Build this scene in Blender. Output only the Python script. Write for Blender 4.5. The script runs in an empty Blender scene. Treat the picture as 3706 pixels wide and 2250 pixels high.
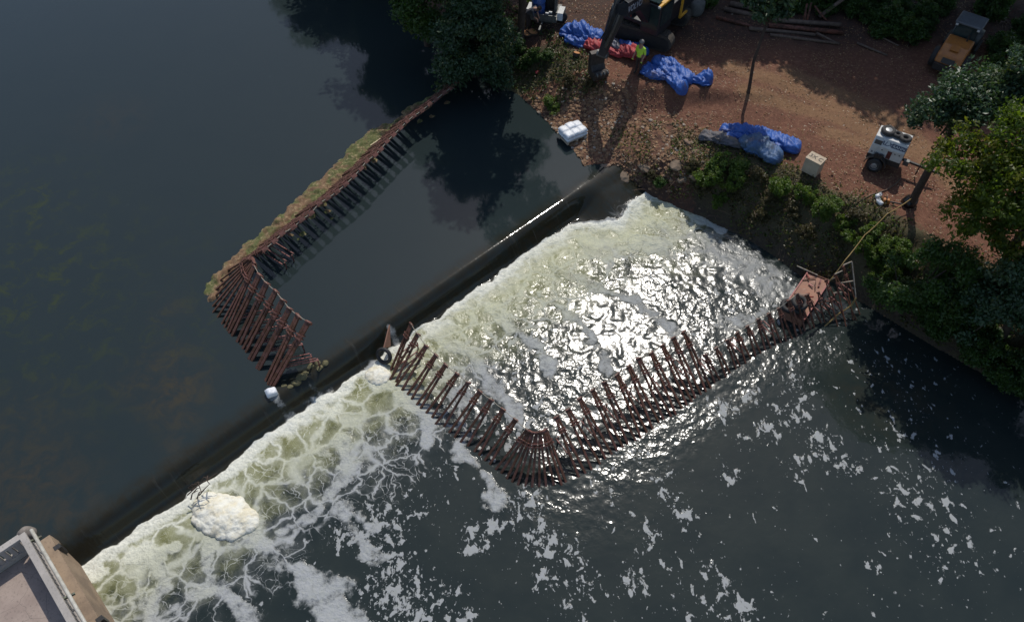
import bpy, bmesh, math, random
import numpy as np
from mathutils import Vector, Matrix

sc = bpy.context.scene
R = math.radians
# ------------------------------------------------------------------ camera, sky, sun, exposure
CAM_H, PITCH, FPX, IW, IH = 25.0, 52.5, 2856.0, 3706.0, 2250.0
cd = bpy.data.cameras.new("camera"); cam = bpy.data.objects.new("camera", cd)
sc.collection.objects.link(cam)
cam.location = (0, 0, CAM_H); cam.rotation_euler = (R(90 - PITCH), 0, 0)
cd.sensor_width = 36; cd.lens = 36 * FPX / IW; cd.clip_end = 2000; cd.clip_start = 0.1
sc.camera = cam
SUN_EL, SUN_AZ = 53.0, 12.4
w = bpy.data.worlds.new("World"); sc.world = w; w.use_nodes = True
nt = w.node_tree; bg = nt.nodes['Background']
sky = nt.nodes.new('ShaderNodeTexSky'); sky.sky_type = 'NISHITA'; sky.sun_disc = False
sky.sun_elevation = R(SUN_EL); sky.sun_rotation = R(SUN_AZ); sky.dust_density = 1.0
nt.links.new(sky.outputs[0], bg.inputs[0]); bg.inputs[1].default_value = 0.13
sl = bpy.data.lights.new("sun", 'SUN'); sl.energy = 3.1; sl.angle = R(0.5); sl.color = (1, .955, .88)
sun = bpy.data.objects.new("sun", sl); sc.collection.objects.link(sun)
SD = Vector((math.sin(R(SUN_AZ)) * math.cos(R(SUN_EL)), math.cos(R(SUN_AZ)) * math.cos(R(SUN_EL)), math.sin(R(SUN_EL))))
sun.rotation_euler = SD.to_track_quat('Z', 'Y').to_euler(); sun.location = (10, 60, 60)
sc.view_settings.view_transform = 'Standard'; sc.view_settings.look = 'None'
sc.view_settings.exposure = 0; sc.view_settings.gamma = 1

# ------------------------------------------------------------------ helpers
_a = R(PITCH)
_fw = np.array([0, math.cos(_a), -math.sin(_a)]); _up = np.array([0, math.sin(_a), math.cos(_a)])
def P(px, py, z=0.0):
    d = _fw * FPX + np.array([px - IW / 2, 0, 0]) - _up * (py - IH / 2)
    t = (z - CAM_H) / d[2]
    return np.array([0, 0, CAM_H]) + d * t
def PV(px, py, z=0.0): return Vector(P(px, py, z))
def pl(pts, z=0.0): return np.array([P(x, y, z)[:2] for x, y in pts])
_rng = np.random.RandomState(7)
_TAB = _rng.rand(256, 256)
def vn(x, y, seed=0):
    x = x + seed * 17.31; y = y + seed * 41.7
    xi = np.floor(x).astype(int); yi = np.floor(y).astype(int)
    fx = x - xi; fy = y - yi
    fx = fx * fx * (3 - 2 * fx); fy = fy * fy * (3 - 2 * fy)
    a = _TAB[xi & 255, yi & 255]; b = _TAB[(xi + 1) & 255, yi & 255]
    c = _TAB[xi & 255, (yi + 1) & 255]; d = _TAB[(xi + 1) & 255, (yi + 1) & 255]
    return (a * (1 - fx) + b * fx) * (1 - fy) + (c * (1 - fx) + d * fx) * fy
def fbm(x, y, oct=4, seed=0):
    s = 0; a = .5; n = 0
    for i in range(oct):
        s = s + a * vn(x, y, seed + i * 3); n += a; a *= .5; x = x * 2.03; y = y * 2.03
    return s / n
def sst(a, b, x):
    t = np.clip((x - a) / (b - a), 0, 1); return t * t * (3 - 2 * t)
def pdist(x, y, pts):
    best = np.full(np.shape(x), 1e9)
    for i in range(len(pts) - 1):
        ax, ay = pts[i]; bx, by = pts[i + 1]; dx, dy = bx - ax, by - ay; L = dx * dx + dy * dy + 1e-12
        t = np.clip(((x - ax) * dx + (y - ay) * dy) / L, 0, 1)
        best = np.minimum(best, np.hypot(x - ax - t * dx, y - ay - t * dy))
    return best
def inpoly(x, y, pts):
    ins = np.zeros(np.shape(x), bool); n = len(pts)
    for i in range(n):
        x1, y1 = pts[i]; x2, y2 = pts[(i + 1) % n]
        c = ((y1 > y) != (y2 > y)) & (x < (x2 - x1) * (y - y1) / ((y2 - y1) + 1e-12) + x1)
        ins ^= c
    return ins
def link(o): sc.collection.objects.link(o); return o
def tag(o, label=None, cat=None, group=None, kind=None):
    if label: o['label'] = label
    if cat: o['category'] = cat
    if group: o['group'] = group
    if kind: o['kind'] = kind
    return o
def thing(name, label, cat, loc=(0, 0, 0), rz=0, group=None):
    o = bpy.data.objects.new(name, None); link(o); o.location = loc; o.rotation_euler = (0, 0, rz)
    o.empty_display_size = .3
    return tag(o, label, cat, group)
def mesh_np(name, V, F, mats, parent=None, smooth=False, midx=None):
    me = bpy.data.meshes.new(name)
    V = np.asarray(V, np.float32); F = np.asarray(F, np.int32); k = F.shape[1]
    me.vertices.add(len(V)); me.vertices.foreach_set('co', V.ravel())
    me.loops.add(F.size); me.loops.foreach_set('vertex_index', F.ravel())
    me.polygons.add(len(F)); me.polygons.foreach_set('loop_start', np.arange(0, F.size, k, dtype=np.int32))
    me.polygons.foreach_set('use_smooth', np.full(len(F), smooth))
    if not isinstance(mats, (list, tuple)): mats = [mats]
    for m in mats: me.materials.append(m)
    if midx is not None: me.polygons.foreach_set('material_index', np.asarray(midx, np.int32))
    me.update(calc_edges=True); me.validate()
    o = link(bpy.data.objects.new(name, me))
    if parent: o.parent = parent
    return o
def setcol(o, name, arr):
    at = o.data.color_attributes.new(name, 'FLOAT_COLOR', 'POINT')
    at.data.foreach_set('color', np.asarray(arr, np.float32).ravel())
class MB:
    """collects shapes, builds them as one mesh object"""
    def __init__(s): s.bm = bmesh.new()
    def add(s, verts, faces):
        vs = [s.bm.verts.new(v) for v in verts]
        for f in faces:
            try: s.bm.faces.new([vs[i] for i in f])
            except ValueError: pass
        return vs
    def box(s, c, d, M=None, taper=1.0):
        x, y, z = d[0] / 2, d[1] / 2, d[2] / 2; v = []
        for sz in (-1, 1):
            k = taper if sz > 0 else 1
            for sx, sy in ((-1, -1), (1, -1), (1, 1), (-1, 1)):
                p = Vector((sx * x * k, sy * y * k, sz * z))
                if M is not None: p = M @ p
                v.append(p + Vector(c))
        s.add(v, [(3, 2, 1, 0), (4, 5, 6, 7), (0, 1, 5, 4), (1, 2, 6, 5), (2, 3, 7, 6), (3, 0, 4, 7)]); return s
    def beam(s, a, b, wx, wy, up=(0, 0, 1)):
        a = Vector(a); b = Vector(b); d = (b - a); L = d.length; z = d / L
        x = Vector(up).cross(z)
        if x.length < 1e-4: x = Vector((1, 0, 0)).cross(z)
        x.normalize(); y = z.cross(x)
        s.box((a + b) / 2, (wx, wy, L), Matrix((x, y, z)).transposed()); return s
    def tube(s, pts, r, n=8, cap=True):
        pts = [Vector(p) for p in pts]; rs = r if isinstance(r, (list, tuple)) else [r] * len(pts)
        rings = []; ref = None
        for i, p in enumerate(pts):
            t = (pts[min(i + 1, len(pts) - 1)] - pts[max(i - 1, 0)])
            if t.length < 1e-6: t = Vector((0, 0, 1))
            t.normalize()
            if ref is None: ref = Vector((0, 0, 1)) if abs(t.z) < .9 else Vector((1, 0, 0))
            u = ref - t * ref.dot(t)
            if u.length < 1e-4: u = t.orthogonal()
            u.normalize(); v = t.cross(u); ref = u
            rings.append([s.bm.verts.new(p + (u * math.cos(2 * math.pi * k / n) + v * math.sin(2 * math.pi * k / n)) * rs[i]) for k in range(n)])
        for i in range(len(rings) - 1):
            for k in range(n):
                s.bm.faces.new((rings[i][k], rings[i][(k + 1) % n], rings[i + 1][(k + 1) % n], rings[i + 1][k]))
        if cap:
            s.bm.faces.new(rings[0][::-1]); s.bm.faces.new(rings[-1])
        return s
    def cyl(s, a, b, r, n=16, r2=None): return s.tube([a, b], [r, r if r2 is None else r2], n)
    def lathe(s, c, prof, axis='Z', n=24, M=None):
        rings = []
        for (r, h) in prof:
            ring = []
            for k in range(n):
                a = 2 * math.pi * k / n
                p = {'Z': Vector((r * math.cos(a), r * math.sin(a), h)), 'Y': Vector((r * math.cos(a), h, r * math.sin(a))), 'X': Vector((h, r * math.cos(a), r * math.sin(a)))}[axis]
                if M is not None: p = M @ p
                ring.append(s.bm.verts.new(p + Vector(c)))
            rings.append(ring)
        for i in range(len(rings) - 1):
            for k in range(n):
                s.bm.faces.new((rings[i][k], rings[i][(k + 1) % n], rings[i + 1][(k + 1) % n], rings[i + 1][k]))
        return s, rings
    def disc(s, c, prof, axis='Z', n=24, M=None):
        _, rg = s.lathe(c, prof, axis, n, M); s.bm.faces.new(rg[0][::-1]); s.bm.faces.new(rg[-1]); return s
    def torus(s, c, R_, r, axis='Z', n=28, m=12, M=None):
        _, rg = s.lathe(c, [(R_ + r * math.cos(2 * math.pi * k / m), r * math.sin(2 * math.pi * k / m)) for k in range(m)], axis, n, M)
        for k in range(n): s.bm.faces.new((rg[-1][k], rg[-1][(k + 1) % n], rg[0][(k + 1) % n], rg[0][k]))
        return s
    def prism(s, poly, a, b, axis='Y'):
        def mk(u, v, h): return {'Y': (u, h, v), 'X': (h, u, v), 'Z': (u, v, h)}[axis]
        n = len(poly); vs = [mk(u, v, a) for u, v in poly] + [mk(u, v, b) for u, v in poly]
        s.add(vs, [tuple(range(n)), tuple(range(2 * n - 1, n - 1, -1))] + [(i, n + i, n + (i + 1) % n, (i + 1) % n) for i in range(n)]); return s
    def build(s, name, mat, parent=None, smooth=False, bevel=0):
        bmesh.ops.recalc_face_normals(s.bm, faces=s.bm.faces)
        me = bpy.data.meshes.new(name); s.bm.to_mesh(me); s.bm.free()
        me.materials.append(mat)
        for p in me.polygons: p.use_smooth = smooth
        o = link(bpy.data.objects.new(name, me))
        if parent: o.parent = parent
        if bevel:
            md = o.modifiers.new('bevel', 'BEVEL'); md.width = bevel; md.segments = 2; md.limit_method = 'ANGLE'
        return o

# ------------------------------------------------------------------ materials
class NT:
    def __init__(s, name):
        s.m = bpy.data.materials.new(name); s.m.use_nodes = True; s.t = s.m.node_tree
        s.b = s.t.nodes['Principled BSDF']; s.out = s.t.nodes['Material Output']
        s._pos = None
    def n(s, typ, **kw):
        nd = s.t.nodes.new(typ)
        for k, v in kw.items(): setattr(nd, k, v)
        return nd
    def l(s, a, b):
        if hasattr(a, 'outputs'): a = a.outputs[0]
        s.t.links.new(a, b)
    def put(s, v, sock):
        if isinstance(v, (int, float)):
            sock.default_value = v
        elif isinstance(v, tuple):
            sock.default_value = v if len(v) == 4 or sock.type != 'RGBA' else v + (1,)
        else: s.l(v, sock)
    def pos(s, obj=False):
        if obj: return s.n('ShaderNodeTexCoord').outputs['Object']
        return s.n('ShaderNodeNewGeometry').outputs['Position']
    def math(s, op, a, b=0.0, c=None, clamp=False):
        nd = s.n('ShaderNodeMath', operation=op); nd.use_clamp = clamp
        s.put(a, nd.inputs[0]); s.put(b, nd.inputs[1])
        if c is not None: s.put(c, nd.inputs[2])
        return nd.outputs[0]
    def vmath(s, op, a, b):
        nd = s.n('ShaderNodeVectorMath', operation=op); s.put(a, nd.inputs[0]); s.put(b, nd.inputs[1]); return nd.outputs[0]
    def noise(s, vec, scale, detail=4, rough=.55, dist=0.0):
        nd = s.n('ShaderNodeTexNoise'); s.l(vec, nd.inputs['Vector'])
        nd.inputs['Scale'].default_value = scale; nd.inputs['Detail'].default_value = detail
        nd.inputs['Roughness'].default_value = rough; nd.inputs['Distortion'].default_value = dist
        return nd
    def vor(s, vec, scale, feature='F1', rand=1.0):
        nd = s.n('ShaderNodeTexVoronoi', feature=feature); s.l(vec, nd.inputs['Vector'])
        nd.inputs['Scale'].default_value = scale; nd.inputs['Randomness'].default_value = rand
        return nd
    def ss(s, v, a, b, lo=0.0, hi=1.0):
        nd = s.n('ShaderNodeMapRange', interpolation_type='SMOOTHSTEP')
        s.put(v, nd.inputs[0]); s.put(a, nd.inputs[1]); s.put(b, nd.inputs[2]); s.put(lo, nd.inputs[3]); s.put(hi, nd.inputs[4])
        return nd.outputs[0]
    def mix(s, f, a, b):
        nd = s.n('ShaderNodeMix', data_type='RGBA'); s.put(f, nd.inputs[0]); s.put(a, nd.inputs[6]); s.put(b, nd.inputs[7]); return nd.outputs[2]
    def mixf(s, f, a, b):
        nd = s.n('ShaderNodeMix', data_type='FLOAT'); s.put(f, nd.inputs[0]); s.put(a, nd.inputs[2]); s.put(b, nd.inputs[3]); return nd.outputs[0]
    def attr(s, name):
        a = s.n('ShaderNodeAttribute', attribute_name=name); sp = s.n('ShaderNodeSeparateColor'); s.l(a.outputs['Color'], sp.inputs[0])
        return sp.outputs[0], sp.outputs[1], sp.outputs[2], a.outputs['Alpha']
    def bump(s, h, strength=1.0, dist=.05):
        nd = s.n('ShaderNodeBump'); s.put(strength, nd.inputs['Strength']); s.put(dist, nd.inputs['Distance']); s.l(h, nd.inputs['Height'])
        s.l(nd.outputs[0], s.b.inputs['Normal']); return nd
    def base(s, v): s.put(v, s.b.inputs['Base Color'])
    def rough(s, v): s.put(v, s.b.inputs['Roughness'])
def basic(name, c1, c2=None, scale=3.0, rough=.6, metal=0.0, bump=0.0, bscale=30, spec=None, obj=True):
    t = NT(name); p = t.pos(obj)
    if c2 is None: c2 = tuple(x * .7 for x in c1)
    n = t.noise(p, scale, 6, .65)
    t.base(t.mix(t.ss(n.outputs[0], .35, .65), c1, c2))
    t.rough(t.math('ADD', t.math('MULTIPLY', t.noise(p, scale * 4, 3).outputs[0], .3), rough - .15, clamp=True))
    t.b.inputs['Metallic'].default_value = metal
    if spec is not None: t.b.inputs['Specular IOR Level'].default_value = spec
    if bump: t.bump(t.noise(p, bscale, 5).outputs[0], bump, .02)
    return t.m
def rusty(name, paint, rust=(.10, .035, .02), amount=.5, rough=.6):
    t = NT(name); p = t.pos(True)
    a = t.noise(p, 5, 8, .7).outputs[0]; b = t.noise(p, 30, 4, .6).outputs[0]
    f = t.ss(t.math('ADD', a, t.math('MULTIPLY', b, .35)), .72 - .3 * amount, .86 - .3 * amount)
    t.base(t.mix(f, paint, t.mix(b, rust, tuple(x * .45 for x in rust)))); t.rough(t.mixf(f, rough, .85))
    t.bump(b, .25, .01); return t.m
# ------------------------------------------------------------------ river and bank shape
ZU = 0.8
WO = np.array([2.78, 24.34]); WT = np.array([.734, .6795]); WN = np.array([.6795, -.734])   # weir toe line, along, downstream
shoreU = np.vstack([[[-60, 190], [-36, 110], [-22, 72], [-12, 50]], pl([(1480, 40), (1600, 130), (1700, 230), (1790, 300), (1880, 345), (1960, 420), (2010, 475), (2090, 560), (2140, 640), (2165, 675)], ZU)])
shoreD = np.vstack([pl([(2175, 690), (2240, 690), (2330, 715), (2410, 735), (2500, 775), (2620, 830), (2720, 880), (2820, 945), (2890, 1000), (3010, 1025), (3100, 1090), (3200, 1150), (3400, 1270), (3560, 1360), (3706, 1440)], 0), [[23.5, 12.2], [30, 8], [40, 0], [60, -25], [90, -80]]])
bankpoly = np.vstack([shoreU, shoreD, [[300, -80], [300, 320], [-60, 320]]])
SCARP = pl([(1990, 330), (2090, 345), (2250, 355), (2400, 350), (2480, 365)], 2.0)
def terrain(x, y):
    x = np.asarray(x, float); y = np.asarray(y, float)
    ins = inpoly(x, y, bankpoly); dU = pdist(x, y, shoreU); dD = pdist(x, y, shoreD)
    n1 = fbm(x * .35, y * .35, 4, 1) - .5; n2 = fbm(x * 1.6, y * 1.6, 4, 5) - .5
    plat = 2.25 + .018 * np.clip(y - 24, 0, 60) + n1 * .35 + n2 * .12
    dsc = pdist(x, y, SCARP)
    plat = plat - .28 * (1 - sst(0.0, .5, dsc)) * (fbm(x * .8, y * .8, 2, 9) > .3)
    g = .17 + .5 * sst(29.5, 32, y)
    zu = ZU + .02 + g * dU + n2 * .13 * np.clip(dU, 0, 1)
    zd = -.05 + np.clip(dD, 0, 9) * (1.05 + n1 * .9) + n2 * .6 * np.clip(dD, 0, 1)
    zd = np.where(dD > 9, 50, zd)
    k = .35
    def smin(a, b):
        h = np.clip(.5 + .5 * (b - a) / k, 0, 1); return b * (1 - h) + a * h - k * h * (1 - h)
    zb = smin(smin(zu, zd), plat)
    s = (x - WO[0]) * WN[0] + (y - WO[1]) * WN[1]
    bedu = ZU - .04 - np.clip(dU * .25, 0, 1.3); bedd = -.04 - np.clip(dD * .4, 0, 1.2)
    bed = np.where(s < -.6, bedu, bedd - .25)
    return np.where(ins, zb, bed)
def tz(x, y): return float(terrain(np.array([x]), np.array([y]))[0])
def G(px, py, up=0.0):
    z = 2.0
    for _ in range(12):
        p = P(px, py, z); z = .5 * z + .5 * (tz(p[0], p[1]) + up)
    p = P(px, py, z); return Vector((p[0], p[1], tz(p[0], p[1])))
def axis(a, b, step, lo, hi, grow=1.25):
    v = list(np.arange(a, b, step)); s = step
    L = [a]
    while L[-1] > lo: s *= grow; L.append(L[-1] - s)
    s = step; H = [v[-1]]
    while H[-1] < hi: s *= grow; H.append(H[-1] + s)
    return np.array(L[:0:-1] + v + H[1:])
def grid(xs, ys):
    X, Y = np.meshgrid(xs, ys); nx, ny = len(xs), len(ys)
    i = np.arange(nx * ny).reshape(ny, nx)
    F = np.stack([i[:-1, :-1], i[:-1, 1:], i[1:, 1:], i[1:, :-1]], -1).reshape(-1, 4)
    return X.ravel(), Y.ravel(), F

# ------------------------------------------------------------------ ground material
t = NT('red_bank_soil'); p = t.pos()
gr, veg, trk, mud_shade = t.attr('soil')
n1 = t.noise(p, .8, 6, .6).outputs[0]; n2 = t.noise(p, 6, 6, .7).outputs[0]; n3 = t.noise(p, 28, 4, .7).outputs[0]
vz = t.vor(p, 9); peb = t.vor(t.vmath('ADD', p, (3.1, 7.7, 1)), 4.5)
red = t.mix(n1, (.165, .064, .036), (.09, .036, .021))
red = t.mix(t.ss(n2, .45, .7), red, (.22, .10, .058))
straw = t.mix(n3, (.26, .155, .075), (.15, .07, .035))
red = t.mix(t.ss(t.math('ADD', n3, t.math('MULTIPLY', trk, .35)), .52, .72), red, straw)
red = t.mix(t.math('MULTIPLY', trk, t.ss(n2, .35, .65)), red, (.24, .135, .065))
red = t.mix(t.ss(n2, .30, .36, .55, 0), red, (.05, .022, .016))
pc = t.n('ShaderNodeSeparateColor'); t.l(peb.outputs['Color'], pc.inputs[0])
gcol = t.mix(pc.outputs[0], (.22, .12, .06), (.34, .21, .11)); gcol = t.mix(t.ss(peb.outputs[0], .30, .62), gcol, (.06, .03, .02))
gcol = t.mix(t.ss(n2, .35, .7), gcol, (.16, .07, .04))
c = t.mix(t.ss(t.math('ADD', gr, t.math('MULTIPLY', t.math('SUBTRACT', n1, .5), .8)), .35, .6), red, gcol)
vcol = t.mix(n2, (.05, .045, .02), (.10, .075, .035)); vcol = t.mix(t.ss(n3, .5, .75), vcol, (.05, .075, .018))
c = t.mix(t.ss(t.math('ADD', veg, t.math('MULTIPLY', t.math('SUBTRACT', n2, .5), 1.0)), .35, .6), c, vcol)
c = t.mix(t.math('MULTIPLY', mud_shade, t.ss(n2, .25, .6)), c, (.035, .022, .016))  # waterline mud, plus tree shade painted on the far ground
t.base(c); t.rough(.92)
h = t.math('ADD', t.math('MULTIPLY', n2, .8), t.math('MULTIPLY', n3, .5)); h = t.math('ADD', h, t.math('MULTIPLY', t.math('MULTIPLY', gr, t.math('SUBTRACT', 1, peb.outputs[0])), 1.2))
t.bump(h, .9, .06)
M_soil = t.m
xs = axis(-9, 31, .11, -150, 220); ys = axis(11, 43, .11, -90, 300)
X, Y, F = grid(xs, ys); Z = terrain(X, Y)
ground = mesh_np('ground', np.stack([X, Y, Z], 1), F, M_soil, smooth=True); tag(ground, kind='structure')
dU = pdist(X, Y, shoreU); dD = pdist(X, Y, shoreD)
nn = fbm(X * .6, Y * .6, 3, 12)
gravel = np.clip(1.25 - dU / 4.2, 0, 1) * sst(32.5, 30.5, Y) * sst(.5, 1.6, dD)
gravel = np.maximum(gravel, .85 * (1 - sst(.0, 2.4, pdist(X, Y, pl([(2250, 430), (2480, 520), (2330, 560)], 1.8)))))
veg = np.clip(1.15 - np.maximum(dD - 1.9, 0) / 1.6, 0, 1) * sst(7.6, 9.0, X + (Y - 24) * .3) + .8 * sst(34.3, 33.4, Y + X * .0) * sst(3.4, 2.6, dU) * sst(31.3, 32.2, Y)
veg = np.clip(veg, 0, 1)
trk = np.zeros_like(X)
for a in ([(3500, 690), (3200, 470), (2900, 330), (2640, 250)], [(3480, 620), (3180, 400), (2850, 270)], [(3400, 560), (3000, 420), (2700, 330)], [(3560, 760), (3340, 560), (3000, 480)]):
    trk = np.maximum(trk, 1 - sst(.15, .75, pdist(X, Y, pl(a, 2.3))))
mud_shade = sst(.9, 0, np.abs(dD - .2)) * .9
mud_shade = np.maximum(mud_shade, .9 * sst(32.6, 34.6, Y + .6 * (fbm(X * .6, Y * .6, 3, 14) - .5)))  # shade below the far trees, painted into the soil colour
setcol(ground, 'soil', np.stack([gravel, veg, trk * .5, mud_shade], 1))

# ------------------------------------------------------------------ river: one sheet, upper pool, drop and lower pool
xs = axis(-20, 22, .06, -260, 160); ys = axis(4.2, 31, .06, -120, 330)
X, Y, F = grid(xs, ys)
S = (X - WO[0]) * WN[0] + (Y - WO[1]) * WN[1]; T = (X - WO[0]) * WT[0] + (Y - WO[1]) * WT[1]
Sw = S - .10 * (fbm(X * 1.1, Y * 1.1, 3, 3) - .5) * sst(-.3, 0, S)
bend = .9 * sst(.0, 1.6, T)                                   # near the bank the drop flattens into a chute
drop = sst(-.8, .10, S) ** 2.4 * (1 - bend) + bend * sst(-.9, 2.2, S)
Z = ZU * (1 - drop)
front = S - .04 - 1.15 * sst(-.6, 1.0, T) + .55 * (fbm(X * 1.6, Y * 1.6, 3, 21) - .5) * sst(-.3, .3, S)
foam = np.zeros_like(X); web = np.zeros_like(X); patch = np.zeros_like(X); aer = np.zeros_like(X); chop = np.zeros_like(X)
ds = S > -.6
left = sst(-9.5, -13.5, T)         # left third of the weir
inV = sst(-8.2, -7.4, T)
n5 = fbm(X * .9, Y * .9, 4, 31)
foam = sst(0, .12, front) * np.clip(1.12 - front / (.58 + .25 * left + .22 * inV + 1.2 * (n5 - .5)), 0, 1)
aer = sst(0, .2, front) * np.clip(1.25 - front / (2.9 + .9 * inV + 2.2 * (n5 - .45)), 0, 1)
web = sst(0, .2, front) * np.clip(1.35 - front / (4.3 - 1.0 * inV + 2.6 * (n5 - .5)), 0, 1)
def streak(field, pts, wd, st, z=0.0, seed=0):
    d = pdist(X, Y, pl(pts, z)) + 1.5 * wd * (fbm(X * 1.9, Y * 1.9, 4, seed + 50) - .5) * 2
    return np.maximum(field, st * np.clip(1.25 - d / (wd * 1.1), 0, 1.0) * .88)
for pts, wd, st in (
    ([(870, 1900), (930, 1930), (1010, 2010), (1100, 2100), (1200, 2170), (1260, 2250)], .55, .85),
    ([(1150, 2110), (1230, 2200), (1290, 2260)], .6, .75),
    ([(760, 1960), (745, 2060), (760, 2110)], .28, .8), ([(760, 2110), (850, 2170), (910, 2250)], .25, .75), ([(760, 2110), (690, 2160), (560, 2250)], .28, .75),
    ([(600, 1960), (560, 2040), (590, 2100), (540, 2250)], .28, .8), ([(470, 1990), (500, 2120), (520, 2200)], .2, .7), ([(330, 2080), (450, 2020), (560, 1990), (640, 1990)], .3, .9),
    ([(1230, 1690), (1250, 1740), (1180, 1800), (1120, 1870), (1010, 1930)], .28, .72), ([(1130, 1640), (1210, 1640), (1260, 1700)], .2, .7),
    ([(950, 1380), (1080, 1420), (1180, 1470), (1235, 1560), (1265, 1640), (1250, 1760), (1240, 1830), (1310, 1890), (1340, 1920)], .36, .78),
    ([(1340, 1320), (1400, 1400), (1500, 1450), (1550, 1530), (1548, 1590)], .38, .85), ([(1370, 1340), (1430, 1400), (1480, 1430)], .42, .9),
    ([(1650, 1590), (1700, 1650), (1760, 1730), (1800, 1800)], .42, .72), ([(1240, 1820), (1300, 1960), (1370, 2010)], .35, .62),
    ([(1560, 1210), (1700, 1290), (1790, 1400), (1860, 1500), (1900, 1560)], .32, .75), ([(1740, 1090), (1850, 1190), (1960, 1270), (2010, 1360)], .35, .75),
    ([(1950, 1060), (2120, 1180), (2170, 1290), (2200, 1330)], .3, .65), ([(2000, 960), (2180, 1050), (2290, 1090), (2450, 1200)], .28, .6), ([(1480, 1290), (1600, 1370), (1720, 1480)], .3, .68),
    ([(2600, 1180), (2700, 1150), (2760, 1130)], .35, .6), ([(2230, 740), (2310, 775), (2400, 812)], .55, .75), ([(2400, 810), (2560, 870), (2700, 950)], .8, .42), ([(2100, 800), (2180, 800), (2300, 860), (2400, 900)], .55, .8),
    ([(2410, 748), (2480, 775), (2560, 805), (2610, 832)], .22, 1.0)):
    foam = streak(foam, pts, wd, st, 0.0, len(pts) + int(wd * 100))
for px, py, r, st in ((1350, 1950, 1.0, .8), (1420, 2060, 1.2, .8), (1400, 1900, 1.2, .75), (1450, 2200, 1.6, .8), (1250, 1930, .8, .8), (1620, 2150, 1.0, .6), (1720, 1950, .8, .8), (1790, 1900, .6, .8), (1900, 1830, .9, .75), (1960, 1950, 1.0, .8),
    (1980, 2100, .7, .7), (2060, 2000, .8, .7), (2150, 1750, .6, .5), (2100, 2130, .8, .65), (2080, 2230, .6, .6), (1680, 2230, .6, .7), (2300, 1640, .6, .7), (2400, 1720, .6, .6), (2620, 1480, .8, .8), (2720, 1430, .6, .8), (2780, 1560, .7, .7), (2860, 1500, 1.0, .7), (2980, 1610, .9, .75),
    (3060, 1680, .8, .75), (2900, 1700, .7, .65), (2640, 1720, .6, .7), (2700, 1600, .6, .6), (2430, 1800, .6, .75), (2480, 1860, .5, .8), (2350, 1930, .6, .7), (2560, 2060, .4, .75), (2640, 2130, .5, .75), (2290, 2100, .6, .75), (2700, 2220, .6, .7), (3160, 2050, .4, .7), (3250, 1740, .4, .7), (3500, 1960, .4, .6),
    (1500, 1850, 1.2, .55), (1150, 1560, .7, .62), (1330, 1650, 1.0, .55), (1450, 1600, 1.0, .6), (1620, 1700, .8, .5), (2900, 1400, .9, .7), (2860, 1300, .6, .6)):
    q = P(px, py, 0); d = np.hypot(X - q[0], Y - q[1])
    patch = np.maximum(patch, st * np.clip(1.4 - d / r, 0, 1))
dsm = sst(1.5, 3.5, S)
patch = np.maximum(patch, dsm * (.22 + .9 * np.clip(fbm(X * .22, Y * .22, 3, 61) - .42, 0, .5)) * sst(23, 12, np.hypot(X - 2, Y - 12)))
VP = pl([(1480, 1250), (2000, 1760), (2150, 1700), (2560, 1400), (2830, 1200), (2900, 1000), (2500, 780), (2200, 720)], 0)
inside = inpoly(X, Y, VP); dv = pdist(X, Y, VP); sd = np.where(inside, dv, -dv)
vin = sst(-.3, .4, sd)
chop = np.maximum(.10, vin) * dsm
chop = np.maximum(chop, .9 * sst(-.1, .3, front) * (1 - sst(3.0, 6.5, front)) * sst(-14, -9, T) + .55 * sst(-.1, .3, front) * (1 - sst(2.0, 4.5, front)))
GL = pl([(1950, 1800), (2120, 1770), (2350, 1620), (2560, 1450), (2750, 1330), (2900, 1270), (3000, 1260)], 0)
chop = np.maximum(chop, .85 * np.clip(1.4 - pdist(X, Y, GL) / 1.1, 0, 1))
for px, py, r, st in ((1450, 1550, 1.6, .55), (1300, 1560, 1.4, .6), (2120, 1850, 1.4, .6), (2960, 1230, 1.6, .6), (3150, 1300, 1.6, .35), (3560, 1800, 2.0, .22), (2300, 1900, .9, .3)):
    q = P(px, py, 0); chop = np.maximum(chop, st * np.clip(1.4 - np.hypot(X - q[0], Y - q[1]) / r, 0, 1))
chop = np.where(S > -.1, chop, .06 * sst(-1.6, -.4, S)); q = P(275, 2000, ZU); chop = np.maximum(chop, .45 * np.clip(1.4 - np.hypot(X - q[0], Y - q[1]) / .8, 0, 1) * (S > -1.6))
white = np.clip(sst(0, .1, front) * (1.15 - front / (.95 + .5 * left - .1 * inV)), 0, 1)
mask = ds.astype(float)
foam *= mask * sst(-.12, .1, front + .1); web *= mask; patch *= mask; aer *= mask
# spray where the upper row meets the crest, and along the pier
for pts, wd, st, z in (([(985, 1440), (1040, 1470), (1120, 1480), (1130, 1440)], .2, .5, ZU), ([(1120, 1380), (1150, 1390), (1180, 1370)], .16, .5, ZU), ([(1400, 1180), (1440, 1230), (1450, 1270)], .16, .6, .6)):
    foam = streak(foam, pts, wd, st, z, 77)
lipz = sst(-1.2, -.5, S) * sst(.2, .0, front)
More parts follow.
